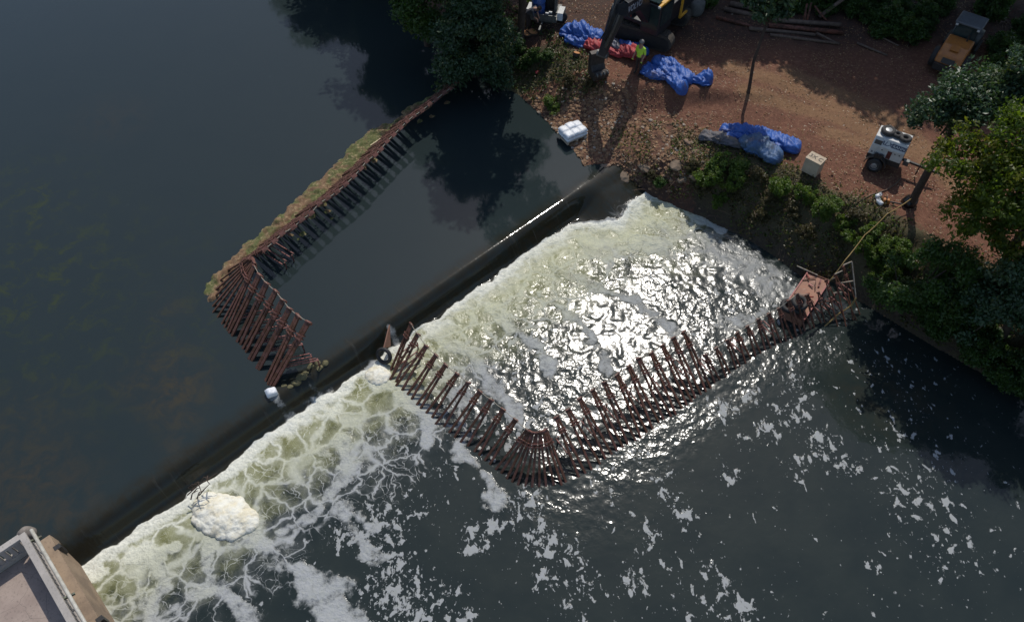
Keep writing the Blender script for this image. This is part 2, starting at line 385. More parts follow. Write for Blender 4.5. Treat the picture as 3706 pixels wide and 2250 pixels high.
# real waves
Z = Z + chop * .035 * (fbm(X * 2.4, Y * 2.4, 3, 71) - .5) + chop * .020 * (fbm(X * 5.5, Y * 5.5, 1, 75) - .5)
Z = Z + foam * (S > -.1) * .09 * (fbm(X * 3.0, Y * 3.0, 3, 81) - .35) + aer * .035 * (fbm(X * 1.2, Y * 1.2, 2, 85) - .4)
Z = Z + .035 * lipz * (fbm(T * .55, S * .7, 3, 95) - .5) * sst(-1.5, -.9, S)
weed = np.zeros_like(X); brown = np.zeros_like(X)
for px, py, r, st in ((150, 1000, 4, 1.0), (60, 760, 3.5, .9), (300, 880, 3, .6), (700, 900, 3, .25), (500, 1250, 4, .5), (250, 1250, 4, .6), (120, 1350, 3, .5), (760, 1150, 1.8, .5)):
    q = P(px, py, ZU); weed = np.maximum(weed, st * np.clip(1.3 - np.hypot(X - q[0], Y - q[1]) / r, 0, 1))
for px, py, r, st in ((640, 1420, 1.5, 1.0), (600, 1330, 1.3, .7), (520, 1380, 1.2, .6), (660, 1500, 1.0, .7), (620, 1120, .9, .4), (400, 430, 2, .3), (60, 1800, 2.6, .9), (200, 1850, 1.8, .8), (650, 1620, .8, .7), (40, 1600, 2.4, .5), (3300, 1350, 2, .5), (3200, 1400, 1.6, .5)):
    q = P(px, py, ZU); brown = np.maximum(brown, st * np.clip(1.3 - np.hypot(X - q[0], Y - q[1]) / r, 0, 1))
keep = Z > -5
river = mesh_np('river_water', np.stack([X, Y, Z], 1), F, bpy.data.materials.new('tmp'), smooth=True)
setcol(river, 'foamA', np.stack([foam, web, patch, aer], 1)); rgh = np.clip(chop, 0, 1); q = P(2230, 1180, 0); chop = chop * (1 - .68 * np.exp(-((X - q[0]) ** 2 + (Y - q[1]) ** 2) / 4.5)) * .85
veil = sst(0, .3, front) * inV * np.clip(1.2 - front / (3.0 + 3.0 * (fbm(X * .7, Y * .7, 3, 91) - .5)), 0, 1)
veil = np.maximum(veil, .8 * sst(.3, 1.4, S) * sst(-2.5, -1.0, T) * np.clip(1.3 - pdist(X, Y, pl([(2200, 740), (2400, 820), (2600, 900), (2750, 980), (2830, 1060)], 0)) / (1.3 + .8 * (fbm(X * .9, Y * .9, 3, 93) - .5)), 0, 1))
setcol(river, 'foamC', np.stack([veil, lipz, sst(.2, -1.2, S), rgh], 1))
setcol(river, 'foamB', np.stack([chop, weed * .85, brown * .5, white], 1))
tag(river, kind='structure')

t = NT('river_water'); p = t.pos()
veil_, lip_, pool_, rgh_ = t.attr('foamC'); foam_, web_, patch_, aer_ = t.attr('foamA'); chop_, weed_, brown_, up_ = t.attr('foamB')
nw = t.noise(p, .9, 3, .5); cw = t.vmath('ADD', p, t.vmath('MULTIPLY', t.vmath('SUBTRACT', nw.outputs['Color'], (.5, .5, .5)), (1.1, 1.1, 0)))
nw2 = t.noise(p, 2.6, 4, .55); cw = t.vmath('ADD', cw, t.vmath('MULTIPLY', t.vmath('SUBTRACT', nw2.outputs['Color'], (.5, .5, .5)), (.42, .42, 0)))
nf = t.noise(p, 2.2, 6, .62, .3).outputs[0]; ns = t.noise(p, 7.5, 5, .6).outputs[0]; nb = t.noise(p, .55, 3, .5).outputs[0]
big = t.vor(cw, .95, 'DISTANCE_TO_EDGE').outputs[0]; mid = t.vor(cw, 2.6, 'DISTANCE_TO_EDGE').outputs[0]; fin = t.vor(cw, 7.0, 'DISTANCE_TO_EDGE').outputs[0]
wv = t.math('ADD', web_, t.math('MULTIPLY', t.math('SUBTRACT', nf, .5), .8), clamp=True)
l1 = t.math('SUBTRACT', 1, t.ss(big, 0, t.math('ADD', t.math('MULTIPLY', wv, .125), .003)))
l2 = t.math('MULTIPLY', t.math('SUBTRACT', 1, t.ss(mid, 0, t.math('ADD', t.math('MULTIPLY', wv, .075), .002))), t.ss(nb, .38, .55))
l3 = t.math('MULTIPLY', t.math('SUBTRACT', 1, t.ss(fin, 0, .035)), t.ss(wv, .35, .9, 0, .45))
wm = t.math('MAXIMUM', t.math('MAXIMUM', l1, t.math('MULTIPLY', l2, .75)), l3); wm = t.math('MULTIPLY', wm, t.ss(wv, .12, .42))
pa = t.vmath('MULTIPLY', p, (1.15, .8, 1)); npz = t.noise(pa, 3.0, 4, .55, .35).outputs[0]
th = t.math('SUBTRACT', .722, t.math('MULTIPLY', t.math('ADD', patch_, t.math('MULTIPLY', t.math('SUBTRACT', nb, .5), .35)), .265))
pm = t.ss(npz, th, t.math('ADD', th, .045), 0, .86)
th2 = t.math('SUBTRACT', .735, t.math('MULTIPLY', patch_, .20)); npp = t.noise(t.vmath('ADD', pa, (9, 4, 2)), 8.5, 4, .6).outputs[0]
pm = t.math('MAXIMUM', pm, t.ss(npp, th2, t.math('ADD', th2, .02), 0, .85))
fv = t.math('ADD', foam_, t.math('ADD', t.math('MULTIPLY', t.math('SUBTRACT', nf, .5), 1.1), t.math('MULTIPLY', t.math('SUBTRACT', ns, .5), .5)))
fm = t.math('MULTIPLY', t.ss(fv, .30, .74), t.ss(foam_, .02, .12))
nv = t.noise(cw, 1.7, 6, .65, .5).outputs[0]; vm = t.math('MULTIPLY', t.ss(t.math('ADD', t.math('MULTIPLY', veil_, .62), t.math('MULTIPLY', t.math('SUBTRACT', nv, .5), 1.5)), .20, .80), t.ss(veil_, .03, .3, 0, .66))
pm = t.math('MULTIPLY', pm, t.ss(patch_, 0, .06)); halo = t.math('MULTIPLY', t.math('SUBTRACT', 1, t.ss(big, 0, .30)), t.ss(wv, .2, .8, 0, .38)); halo = t.math('MULTIPLY', halo, t.ss(ns, .3, .7, .5, 1.1))
mk = t.math('MAXIMUM', t.math('MAXIMUM', t.math('MAXIMUM', fm, t.math('MAXIMUM', wm, halo)), pm), vm)
deep = t.mix(t.ss(nb, .3, .7), (.016, .023, .022), (.022, .029, .026))
deep = t.mix(t.math('MULTIPLY', pool_, .85), deep, (.020, .029, .030))  # bluish sky reflection put into the upper pool's base colour
nweed = t.noise(p, 1.3, 7, .7, .6).outputs[0]
wf = t.math('MULTIPLY', weed_, t.ss(nweed, .48, .68))
deep = t.mix(wf, deep, (.035, .044, .016))
deep = t.mix(t.math('MULTIPLY', brown_, t.ss(nweed, .35, .65)), deep, (.060, .043, .022))
av = t.math('MULTIPLY', aer_, t.ss(t.math('ADD', nf, t.math('MULTIPLY', aer_, .35)), .38, .75), clamp=True)
olive = t.mix(t.ss(nf, .35, .65), (.165, .165, .065), (.27, .27, .14))
deep = t.mix(t.math('MULTIPLY', lip_, t.ss(nf, .3, .7)), deep, (.022, .019, .010))
water = t.mix(av, deep, olive)
wh = t.math('ADD', t.math('ADD', up_, t.math('MULTIPLY', veil_, .25)), t.math('MULTIPLY', aer_, .30), clamp=True)
fcol = t.mix(t.ss(wh, .2, .95), (.33, .34, .345), (.80, .795, .72))
fcol = t.mix(t.math('MULTIPLY', av, t.math('SUBTRACT', 1, t.math('MULTIPLY', up_, .75))), fcol, (.50, .50, .34))
fcol = t.mix(t.ss(ns, .35, .7, 0, .42), fcol, (.30, .31, .26))
dt = t.n('ShaderNodeVectorMath', operation='DOT_PRODUCT'); t.l(p, dt.inputs[0]); dt.inputs[1].default_value = (WT[0], WT[1], 0); dn = t.n('ShaderNodeVectorMath', operation='DOT_PRODUCT'); t.l(p, dn.inputs[0]); dn.inputs[1].default_value = (WN[0], WN[1], 0)
cv = t.n('ShaderNodeCombineXYZ'); t.l(t.math('MULTIPLY', dt.outputs['Value'], 6.0), cv.inputs[0]); t.l(t.math('MULTIPLY', dn.outputs['Value'], .9), cv.inputs[1]); nst = t.noise(cv, 1.0, 4, .6, .4).outputs[0]
hb1 = t.noise(p, 5.0, 1, .5, .5).outputs[0]; hb2 = t.noise(p, 11, 1, .5, .3).outputs[0]; hb3 = t.noise(p, 2.0, 2, .5).outputs[0]
hh = t.math('ADD', t.math('MULTIPLY', hb1, .020), t.math('MULTIPLY', hb2, .0065))
hh = t.math('MULTIPLY', hh, t.math('ADD', t.math('MULTIPLY', chop_, t.ss(nb, .30, .62, .35, 1.3)), .012))
hh = t.math('ADD', hh, t.math('MULTIPLY', t.math('MULTIPLY', mk, t.math('ADD', foam_, .25)), t.math('MULTIPLY', hb2, .03)))
water = t.mix(t.math('MULTIPLY', lip_, t.ss(nst, .40, .68, .25, .95)), water, (.022, .020, .013)); water = t.mix(t.math('MULTIPLY', lip_, t.ss(nst, .60, .76, 0, .4)), water, (.075, .08, .072))
t.base(t.mix(mk, water, fcol)); t.rough(t.mixf(mk, t.math('ADD', .05, t.math('ADD', t.math('MULTIPLY', lip_, .02), t.math('MULTIPLY', rgh_, .13))), .75)); t.b.inputs['IOR'].default_value = 1.333
hh = t.math('ADD', hh, t.math('MULTIPLY', t.math('MULTIPLY', lip_, nst), .003)); t.bump(hh, 1.0, 1.0)
M_water = t.m
river.data.materials.clear(); river.data.materials.append(M_water)
# ------------------------------------------------------------------ concrete pier with balustrade (lower left corner of the view)
def concrete(name, c1, c2, stain=(.10, .09, .075), cracks=False):
    t = NT(name); p = t.pos(True)
    a = t.noise(p, 1.2, 7, .65).outputs[0]; b = t.noise(p, 14, 5, .7).outputs[0]; g = t.noise(p, 60, 3, .6).outputs[0]
    c = t.mix(t.ss(a, .35, .65), c1, c2); c = t.mix(t.ss(b, .52, .75, 0, .7), c, stain)
    c = t.mix(t.ss(g, .6, .8, 0, .5), c, tuple(x * .5 for x in c2))
    if cracks:
        cr = t.vor(t.vmath('ADD', p, t.vmath('MULTIPLY', t.noise(p, 2, 3).outputs['Color'], (.4, .4, .4))), 1.1, 'DISTANCE_TO_EDGE').outputs[0]
        c = t.mix(t.ss(cr, 0, .012, .55, 0), c, stain)
    t.base(c); t.rough(.85); t.bump(t.math('ADD', b, t.math('MULTIPLY', g, .4)), .35, .015); return t.m
M_deck = concrete('pink_deck_concrete', (.36, .285, .24), (.29, .225, .19), cracks=True)
M_cap = concrete('pale_rail_concrete', (.42, .38, .34), (.33, .30, .27), (.14, .14, .11))
M_tan = concrete('tan_wall_concrete', (.31, .225, .15), (.20, .145, .10), (.11, .085, .06))
CZ, DZ = 2.3, 1.4
C0 = P(93, 1925, CZ)
M_pipe = basic('pale_pipe_paint', (.50, .48, .42), (.36, .34, .29), 6, .5)
M_dark = basic('dark_steel', (.02, .02, .021), (.035, .033, .03), 8, .5, bump=.2)
pier = thing('weir_pier', 'concrete pier at the left end of the weir with pinkish deck and balustrade', 'pier', (C0[0], C0[1], 0), math.atan2(WN[1], WN[0]))
# local x runs downstream along the wall, local -y runs left (into the deck)
LU, LV = 9.0, 8.0
MB().box((LU / 2 + .1, -LV / 2 - .12, DZ - .75), (LU, LV, 1.5)).build('deck', M_deck, pier)
m = MB(); m.prism([(.32, DZ - .06), (.28, DZ - .06), (.02, DZ - .06), (.02, -1.4), (.50, -1.4), (.40, .1)], -.12, LU + .1, 'X'); wall = m.build('outer_wall', M_tan, pier)
for u in (.42, 3.35, 6.2): MB().box((u, .33, DZ - .3), (.16, .2, .5)).build('drain_slot', M_dark, wall)
def balustrade(a, b, name):
    a = Vector(a); b = Vector(b); d = (b - a); L = d.length; d.normalize(); rz = math.atan2(d.y, d.x)
    M = Matrix.Rotation(rz, 3, 'Z'); mid = (a + b) / 2
    r = MB().box((mid.x, mid.y, CZ - .06), (L + .2, .20, .12), M).build('top_rail', M_cap, pier, bevel=.012)
    MB().box((mid.x, mid.y, DZ + .13), (L, .16, .26), M).build('bottom_rail', M_cap, pier)
    n = int(L / .20)
    for i in range(n):
        q = a + d * (.1 + i * .20)
        k = .12 if i % 12 else .19
        MB().box((q.x, q.y, (DZ + .26 + CZ - .12) / 2), (k, .13, CZ - .12 - DZ - .26), M).build('baluster', M_cap, pier)
balustrade((0.05, -.12, 0), (LU, -.12, 0), 'r'); balustrade((0.0, -.30, 0), (0.0, -LV, 0), 'l')
MB().tube([(-.05, .13, CZ - .12), (LU, .13, CZ - .12)], .055, 10).build('pipe_rail', M_pipe, pier, True)
M_green = basic('weathered_green_steel', (.13, .16, .11), (.08, .07, .05), 12, .7)
for u in (.25, 2.55, 5.0, 7.4): MB().beam((u, -.1, CZ - .16), (u + .05, .26, CZ - .22), .05, .09).build('bracket', M_green, pier)
m = MB(); q = P(85, 1925, 0.95)
bm = m.bm; bmesh.ops.create_icosphere(bm, subdivisions=4, radius=1)
for v in bm.verts:
    n = v.co.normalized(); k = 1 + .25 * (fbm(np.array([n.x * 1.4 + 4]), np.array([n.y * 1.4 + n.z]), 3, 4)[0] - .5)
    v.co = Vector((n.x * .27 * k, n.y * .25 * k, n.z * .36 * k))
o = m.build('boulder', basic('pale_boulder', (.26, .22, .19), (.15, .13, .11), 3, .85, bump=.4), None, True); o.location = (q[0] + .08, q[1] - .02, .8)
tag(o, 'rounded pale boulder in the shallows against the outside of the pier corner', 'boulder')

# ------------------------------------------------------------------ steel A-frame props
M_prop = rusty('red_oxide_steel', (.135, .052, .034), (.11, .045, .02), .42, .55)
M_clamp = rusty('pinkish_red_clamp', (.20, .085, .065), (.10, .045, .03), .35, .55)
M_tie = rusty('red_tie_bar', (.24, .085, .07), (.12, .045, .03), .3, .6)
def aframe(top, fa, fb, label, group, back, z0, sz=1.0, deep=.5, ties=True, cat='steel prop'):
    """two sloping legs clamped together at the head, tie bars to a rear post"""
    top = Vector(top); fa = Vector(fa); fb = Vector(fb); mid = (fa + fb) / 2
    o = thing('prop_frame', label, cat, (mid.x, mid.y, z0), 0, group)
    T = top - o.location; row = (fb - fa); row.z = 0; row.normalize()
    legs = []
    for f, sgn in ((fa, -1), (fb, 1)):
        f = f - o.location; tt = T + row * (.042 * sgn * sz); d = (f - tt).normalized()
        ext = f + d * deep
        MB().beam(ext, tt, .055 * sz, .08 * sz, row).build('leg', M_prop, o); legs.append((f, tt, d))
    d = ((legs[0][0] + legs[1][0]) / 2 - T); L = d.length; d.normalize()
    side = row.copy()
    nrm = side.cross(d).normalized(); M = Matrix((side, nrm, d)).transposed()
    for k in (0, 1):
        c = T + d * (L * .2 + k * .11 * sz); wd = (.19 + (L * .2 + k * .11) * (fb - fa).length / max(L, .1) * .8) * sz
        mm = MB()
        for sx, sy, dx, dy in ((0, 1, wd, .03), (0, -1, wd, .03), (1, 0, .03, .17 * sz), (-1, 0, .03, .17 * sz)):
            mm.box(c + M @ Vector((sx * wd / 2, sy * .085 * sz, 0)), (dx * .9, dy * .9, .035), M)
        mm.build('clamp', M_clamp, o)
    mm = MB(); mm.box(T - d * .02, (.19 * sz, .11 * sz, .03), M); mm.box(T + M @ Vector((0, .09 * sz, .05)), (.19 * sz, .02, .08), M); mm.build('head_plate', M_clamp, o)
    if ties:
        bk = Vector((back[0], back[1], 0)).normalized()
        for f, tt, dd in legs:
            a = f.lerp(tt, .30); b = a + bk * (.95 * sz); 
            MB().beam(a, b, .035, .035).build('tie_bar', M_tie, o)
        c = (legs[0][0].lerp(legs[0][1], .3) + legs[1][0].lerp(legs[1][1], .3)) / 2 + bk * (.95 * sz)
        MB().tube([c + Vector((0, 0, .03)), c + Vector((0, 0, -.9))], .03, 6).build('rear_post', M_tie, o)
    return o
ORD = ['first', 'second', 'third', 'fourth', 'fifth', 'sixth', 'seventh', 'eighth', 'ninth', 'tenth', 'eleventh', 'twelfth', 'thirteenth', 'fourteenth', 'fifteenth', 'sixteenth', 'seventeenth', 'eighteenth', 'nineteenth', 'twentieth', 'twenty-first', 'twenty-second', 'twenty-third', 'twenty-fourth', 'twenty-fifth', 'twenty-sixth', 'twenty-seventh', 'twenty-eighth', 'twenty-ninth', 'thirtieth'] + ['thirty-' + q for q in ('first', 'second', 'third', 'fourth', 'fifth', 'sixth', 'seventh', 'eighth', 'ninth')] + ['fortieth']
def zm(x0, y0, s): return lambda p: (x0 + p[0] / s, y0 + p[1] / s)
# lower pool, left arm
z1 = zm(1250, 1100, 2.1375); tops_L = []
LA = [((508, 158), (352, 508), (372, 535)), ((560, 235), (350, 578), (392, 600)), ((625, 325), (390, 635), (437, 668)), ((700, 395), (480, 700), (512, 735)), ((775, 470), (555, 775), (582, 805)), ((865, 540), (625, 842), (670, 878)), ((950, 608), (700, 925), (765, 945)), ((1040, 675), (805, 990), (848, 1025)), ((1128, 742), (892, 1065), (948, 1093)), ((1220, 815), (998, 1138), (1035, 1165)), ((1315, 895), (1080, 1205), (1120, 1235))]
for i, (a, b, c) in enumerate(LA):
    tp = P(*z1(a), 1.3); tops_L.append(Vector(tp))
    aframe(tp, P(*z1(b), 0), P(*z1(c), 0), 'rusty prop in foam, %s from the weir in the left arm of the lower V' % ORD[i], 'props in the left arm of the lower V', (.72, .7), 0, ties=(i < 2))
fa = [(1165, 1275), (1207, 1302), (1250, 1345), (1290, 1372), (1335, 1395), (1392, 1405), (1445, 1408), (1500, 1408), (1553, 1404), (1612, 1400), (1672, 1395), (1705, 1372)]
for i in range(6):
    u = i / 5; tp = (1408 + 140 * u, 978 - 6 * u + 22 * math.sin(math.pi * u))
    tp = P(*z1(tp), 1.35); tops_L.append(Vector(tp))
    b, c = fa[2 * i], fa[2 * i + 1]
    aframe(tp, P(*z1(b), 0), P(*z1(c), 0), 'rusty prop, %s from the left in the fan at the lower V' % ORD[i], 'fanned props at the point of the lower V', (0, 1), 0, ties=False)
z2 = zm(2000, 1100, 2.137); z3 = zm(2500, 900, 2.9915); tops_R = []
RA = [((30, 875), (200, 1330), (250, 1300)), ((120, 815), (300, 1275), (365, 1230)), ((210, 730), (405, 1190), (455, 1155)), ((310, 665), (495, 1130), (540, 1100)), ((400, 605), (578, 1075), (640, 1050)), ((500, 545), (680, 1030), (725, 985)), ((590, 480), (770, 960), (820, 910)), ((665, 420), (855, 885), (915, 865)), ((765, 378), (950, 850), (1000, 805)), ((850, 320), (1035, 775), (1075, 750)), ((935, 262), (1100, 720), (1145, 695)), ((1015, 215), (1185, 675), (1220, 645))]
for i, (a, b, c) in enumerate(RA):
    tp = P(*z2(a), 1.55); tops_R.append(Vector(tp))
    aframe(tp, P(*z2(b), 0), P(*z2(c), 0), 'tall rusty prop against the glare, %s from the fan in the right arm' % ORD[i], 'tall props in the right arm of the lower V', (-.55, .84), 0, ties=(i % 2 == 0))
RB = [((160, 1150), (260, 1450), (315, 1420)), ((275, 1075), (380, 1385), (425, 1345)), ((395, 990), (490, 1300), (535, 1275)), ((500, 910), (595, 1240), (650, 1190)), ((615, 840), (700, 1160), (755, 1125)), ((730, 765), (805, 1095), (865, 1070)), ((845, 705), (915, 1040), (975, 1015)), ((955, 645), (1035, 1000), (1095, 970)), ((1062, 560), (1145, 945), (1200, 920)), ((1150, 490), (1235, 885), (1300, 865)), ((1260, 500), (1335, 850), (1410, 800))]
for i, (a, b, c) in enumerate(RB):
    h = 1.0 if i < 8 else 1.35
    tp = P(*z3(a), h); tops_R.append(Vector(tp))
    aframe(tp, P(*z3(b), 0), P(*z3(c), 0), 'short rusty prop, %s from the tall props towards the steel raft' % ORD[i], 'short props at the bank end of the lower V', (-.55, .84), 0, .8, ties=(i % 3 == 0))
RC = [((1380, 470), (1450, 800), (1530, 760)), ((1465, 340), (1580, 800), (1660, 745)), ((1565, 280), (1660, 750), (1755, 690)), ((1655, 195), (1735, 640), (1790, 590))]
for i, (a, b, c) in enumerate(RC):
    tp = P(*z3(a), 1.5); zb = .12 * i
    aframe(tp, P(*z3(b), zb), P(*z3(c), zb), 'slender rusty prop on the bank side of the raft, %s from it' % ORD[i], 'slender props beside the raft', (-.6, .8), zb, .55)
# upper pool, short arm and corner fan
z4 = zm(700, 850, 2.3); tops_U = []
UA = [((550, 335), (300, 810), (325, 835)), ((610, 405), (365, 885), (395, 906)), ((685, 470), (415, 942), (440, 970)), ((745, 545), (465, 1028), (490, 1042)), ((800, 615), (530, 1105), (550, 1117)), ((870, 672), (604, 1208), (624, 1237)), ((955, 725), (642, 1243), (667, 1258))]
for i, (a, b, c) in enumerate(UA):
    tp = P(*z4(a), ZU + 1.75); tops_U.append(Vector(tp))
    aframe(tp, P(*z4(b), ZU), P(*z4(c), ZU), 'long red prop in still water, %s from the corner fan towards the weir' % ORD[i], 'props in the short arm of the upper row', (.95, .25), ZU, 1.3, .4)
UF = [((468, 192), (285, 295), (218, 382)), ((484, 198), (180, 462), (176, 515)), ((497, 210), (165, 590), (167, 640)), ((505, 232), (205, 680), (240, 735)), ((508, 262), (262, 765), (285, 790))]
for i, (a, b, c) in enumerate(UF):
    tp = P(*z4(a), ZU + 1.6); tops_U.insert(i, Vector(tp))
    aframe(tp, P(*z4(b), ZU), P(*z4(c), ZU), 'red prop in the corner fan of the upper row, %s from the weed mat' % ORD[i], 'fanned props at the corner of the upper row', (1, .2), ZU, 1.0, .4, ties=False)
# upper pool, long arm up to the bank
tp_line = [(957, 905), (1126, 765), (1273, 641), (1491, 423), (1640, 310), (1757, 225)]
ft_line = [(905, 930), (1060, 785), (1200, 660), (1420, 445), (1590, 325), (1715, 235)]
def resample(line, step):
    L = [np.array(q) for q in line]; seg = [np.linalg.norm(L[i + 1] - L[i]) for i in range(len(L) - 1)]; tot = sum(seg); n = int(tot / step); out = []
    for k in range(n + 1):
        d = tot * k / n; i = 0
        while i < len(seg) - 1 and d > seg[i]: d -= seg[i]; i += 1
        out.append(L[i] + (L[i + 1] - L[i]) * (d / seg[i]))
    return out
tw = resample([P(*q, ZU + 1.15) for q in tp_line], .50); rr = random.Random(5)
tops_A = []
for i, tpt in enumerate(tw):
    j = min(i + 1, len(tw) - 1); k = max(i - 1, 0)
    row = Vector((tw[j] - tw[k])); row.z = 0; row.normalize(); n = Vector((-row.y, row.x, 0))     # n points upstream
    tpv = Vector(tpt) + Vector((rr.uniform(-.04, .04), rr.uniform(-.04, .04), rr.uniform(-.08, .06)))
    base = Vector((tpv.x, tpv.y, ZU)) + n * 1.3 - row * .25; tops_A.append(tpv)
    aframe(tpv, base - row * .13, base + row * .13, 'red prop over the weed mat, %s from the corner in the long row' % ORD[i], 'props in the long arm of the upper row', (-n.x, -n.y), ZU, 1.45, .6, ties=(i in (1, 2)))
M_rope = basic('pale_rope', (.38, .34, .27), (.25, .22, .17), 20, .9)
def rope(pts, label, name='rope', r=.014, sag=.06, cat='rope', mat=None):
    pts = [Vector(q) for q in pts]; out = []
    for i in range(len(pts) - 1):
        for k in range(4):
            u = k / 4; q = pts[i].lerp(pts[i + 1], u); q.z -= sag * 4 * u * (1 - u); out.append(q)
    out.append(pts[-1]); m = MB(); m.tube(out, r, 6); return tag(m.build(name, mat or M_rope, None, True), label, cat)
up = Vector((0, 0, .05))
rope([q + up for q in tops_U[4:]], 'pale rope linking the heads of the short arm of the upper props')
rope([q + up for q in tops_L[:12]], 'pale rope linking the heads of the left arm of the lower V')
rope([q + up for q in [tops_L[-1]] + tops_R], 'thin rope linking the heads of the right arm of the lower V')
rope([q + Vector((0, 0, .02)) for q in tops_A], 'pale cord along the heads of the long upper row of props', r=.018, sag=.03)
# ------------------------------------------------------------------ objects on the bank and in the water
def text(body, size, mat, parent, M, name='lettering', shear=0.0, sx=1.0):
    cu = bpy.data.curves.new(name, 'FONT'); cu.body = body; cu.size = size; cu.extrude = .003; cu.align_x = 'CENTER'; cu.align_y = 'CENTER'; cu.shear = shear; cu.offset = size * .012
    tmp = bpy.data.objects.new('tmp', cu); link(tmp); dg = bpy.context.evaluated_depsgraph_get()
    me = bpy.data.meshes.new_from_object(tmp.evaluated_get(dg)); bpy.data.objects.remove(tmp); bpy.data.curves.remove(cu)
    me.materials.clear(); me.materials.append(mat); me.transform(M @ Matrix.Diagonal((sx, 1, 1, 1)))
    o = link(bpy.data.objects.new(name, me)); o.parent = parent; return o
def heading(a, b): d = Vector(b) - Vector(a); return math.atan2(d.y, d.x)
M_white = basic('white_trailer_paint', (.60, .60, .58), (.50, .50, .48), 4, .35)
M_black = basic('black_rubber', (.018, .018, .019), (.032, .030, .028), 10, .7)
M_tyre = basic('grey_dusty_tyre', (.055, .05, .047), (.03, .028, .027), 10, .8)
M_rim = basic('grey_wheel_rim', (.30, .32, .33), (.22, .22, .22), 8, .4, .3)
M_logo = basic('dark_blue_print', (.03, .04, .09), (.04, .05, .10), 9, .5)
M_red = basic('dark_red_panel', (.13, .03, .025), (.08, .02, .02), 6, .5)
M_grille = basic('dark_grille', (.06, .05, .045), (.10, .08, .06), 30, .7)
M_yel = basic('excavator_yellow', (.62, .33, .03), (.50, .26, .03), 5, .42)
M_boom = basic('dark_grey_boom', (.016, .018, .024), (.026, .026, .03), 6, .4)
M_glass = basic('cab_glass', (.02, .035, .035), (.03, .05, .05), 2, .06)
M_track = basic('muddy_track', (.075, .062, .050), (.045, .038, .03), 9, .9, bump=.5)
M_steelg = basic('grey_steel', (.16, .165, .16), (.10, .10, .095), 7, .5, .4)
M_blue = basic('blue_barrel', (.03, .10, .34), (.025, .07, .24), 5, .35)
M_rail = basic('red_oxide_rail', (.30, .05, .04), (.20, .04, .03), 5, .5)
M_orange = basic('orange_hood_paint', (.42, .155, .03), (.33, .12, .03), 4, .4)
def wheel(parent, c, r, wd, rimmat=None, name='wheel'):
    hub = MB().disc((0, 0, 0), [(r * .55, -wd / 2), (r * .92, -wd / 2), (r, -wd * .32), (r, wd * .32), (r * .92, wd / 2), (r * .55, wd / 2)], 'Y', 28)
    w_ = hub.build(name, M_black, parent, True); w_.location = c
    MB().disc((0, 0, 0), [(r * .2, -wd / 2 - .02), (r * .5, -wd / 2 + .01), (r * .56, -wd / 2 - .015), (r * .56, wd / 2 + .015), (r * .5, wd / 2 - .01), (r * .2, wd / 2 + .02)], 'Y', 24).build('rim', rimmat or M_rim, w_)
    return w_
# --- white compressor trailer
a = P(3141, 553, 2.95); b = P(3256, 594, 2.95); hd = heading(a, b); mid = (Vector(a) + Vector(b)) / 2
ex = Vector((math.cos(hd), math.sin(hd), 0)); ey = Vector((-ex.y, ex.x, 0)); BL = (Vector(b) - Vector(a)).length; BW = 1.15
org = mid + ey * BW / 2; gz = tz(org.x, org.y)
comp = thing('compressor_trailer', 'white two wheeled compressor trailer with three tyres lying on its roof', 'trailer', (org.x, org.y, gz), hd)
zb = 2.95 - gz
m = MB(); hx, hy = BL / 2, BW / 2
prof = [(-hy, zb), (-hy + .02, zb + .48), (-hy + .20, zb + .80), (hy - .20, zb + .80), (hy, zb + .48), (hy, zb)]
m.prism(prof, -hx, hx, 'X'); body = m.build('body', M_white, comp, bevel=.03)
MB().box((0, 0, zb - .13), (BL + .04, BW * .96, .25)).build('chassis', M_dark, comp)
MB().box((.12, -hy - .004, zb + .22), (.17, .02, .36)).build('service_panel', M_red, body)
MB().box((hx + .008, 0, zb + .36), (.02, BW * .74, .50)).build('end_grille', M_grille, body)
MB().box((-hx + .2, -hy + .075, zb + .60), (.28, .03, .17), Matrix.Rotation(-R(29), 3, 'X')).build('vent', M_grille, body)
for u in (-.28, .1 + .35, .7): MB().box((u * hx * 1.1, -hy - .003, zb + .36), (.05, .02, .035)).build('latch', M_dark, body)
sl_ = math.atan2(.32, .18)
Mt = Matrix.Translation((0, -hy + .103, zb + .63)) @ Matrix.Rotation(sl_, 4, 'X')
text('ALX', .24, M_logo, body, Matrix.Translation((-.17, 0, .0)) and Matrix.Translation((-.16, -hy + .103, zb + .63)) @ Matrix.Rotation(sl_, 4, 'X'), shear=.35, sx=1.1)
MB().box((.36, -hy + .100, zb + .63), (.56, .012, .17), Matrix.Rotation(sl_ - R(90), 3, 'X')).build('logo_plate', M_logo, body)
text('RANN', .15, M_white, body, Matrix.Translation((.36, -hy + .088, zb + .63)) @ Matrix.Rotation(sl_, 4, 'X'), sx=1.15)
text('R 185 Cfm', .13, M_logo, body, Matrix.Translation((-hx + .36, -hy - .002, zb + .13)) @ Matrix.Rotation(R(88), 4, 'X'))
for sy in (-1, 1):
    wheel(comp, (-.22, sy * (hy + .12), .33), .33, .2)
    mm = MB(); pts = [(-.22 + .42 * math.cos(k * math.pi / 8), sy * (hy + .12), .36 + .42 * math.sin(k * math.pi / 8)) for k in range(9)]
    for k in range(8): mm.beam(pts[k], pts[k + 1], .03, .24, (1, 0, 0) if k in (3, 4) else (0, 1, 0))
    mm.build('mudguard', M_dark, comp)
MB().beam((hx, 0, zb - .16), (hx + 1.45, 0, zb - .22), .09, .09).build('drawbar', M_dark, comp)
MB().beam((hx + .75, 0, zb + .12), (hx + .75, 0, .02), .05, .05).build('jack_leg', M_dark, comp)
MB().beam((hx + 1.2, -.25, zb - .2), (hx + 1.2, .25, zb - .2), .05, .06).build('cross_bar', M_dark, comp)
MB().torus((hx + 1.5, 0, zb - .22), .06, .02).build('hitch_ring', M_dark, comp)
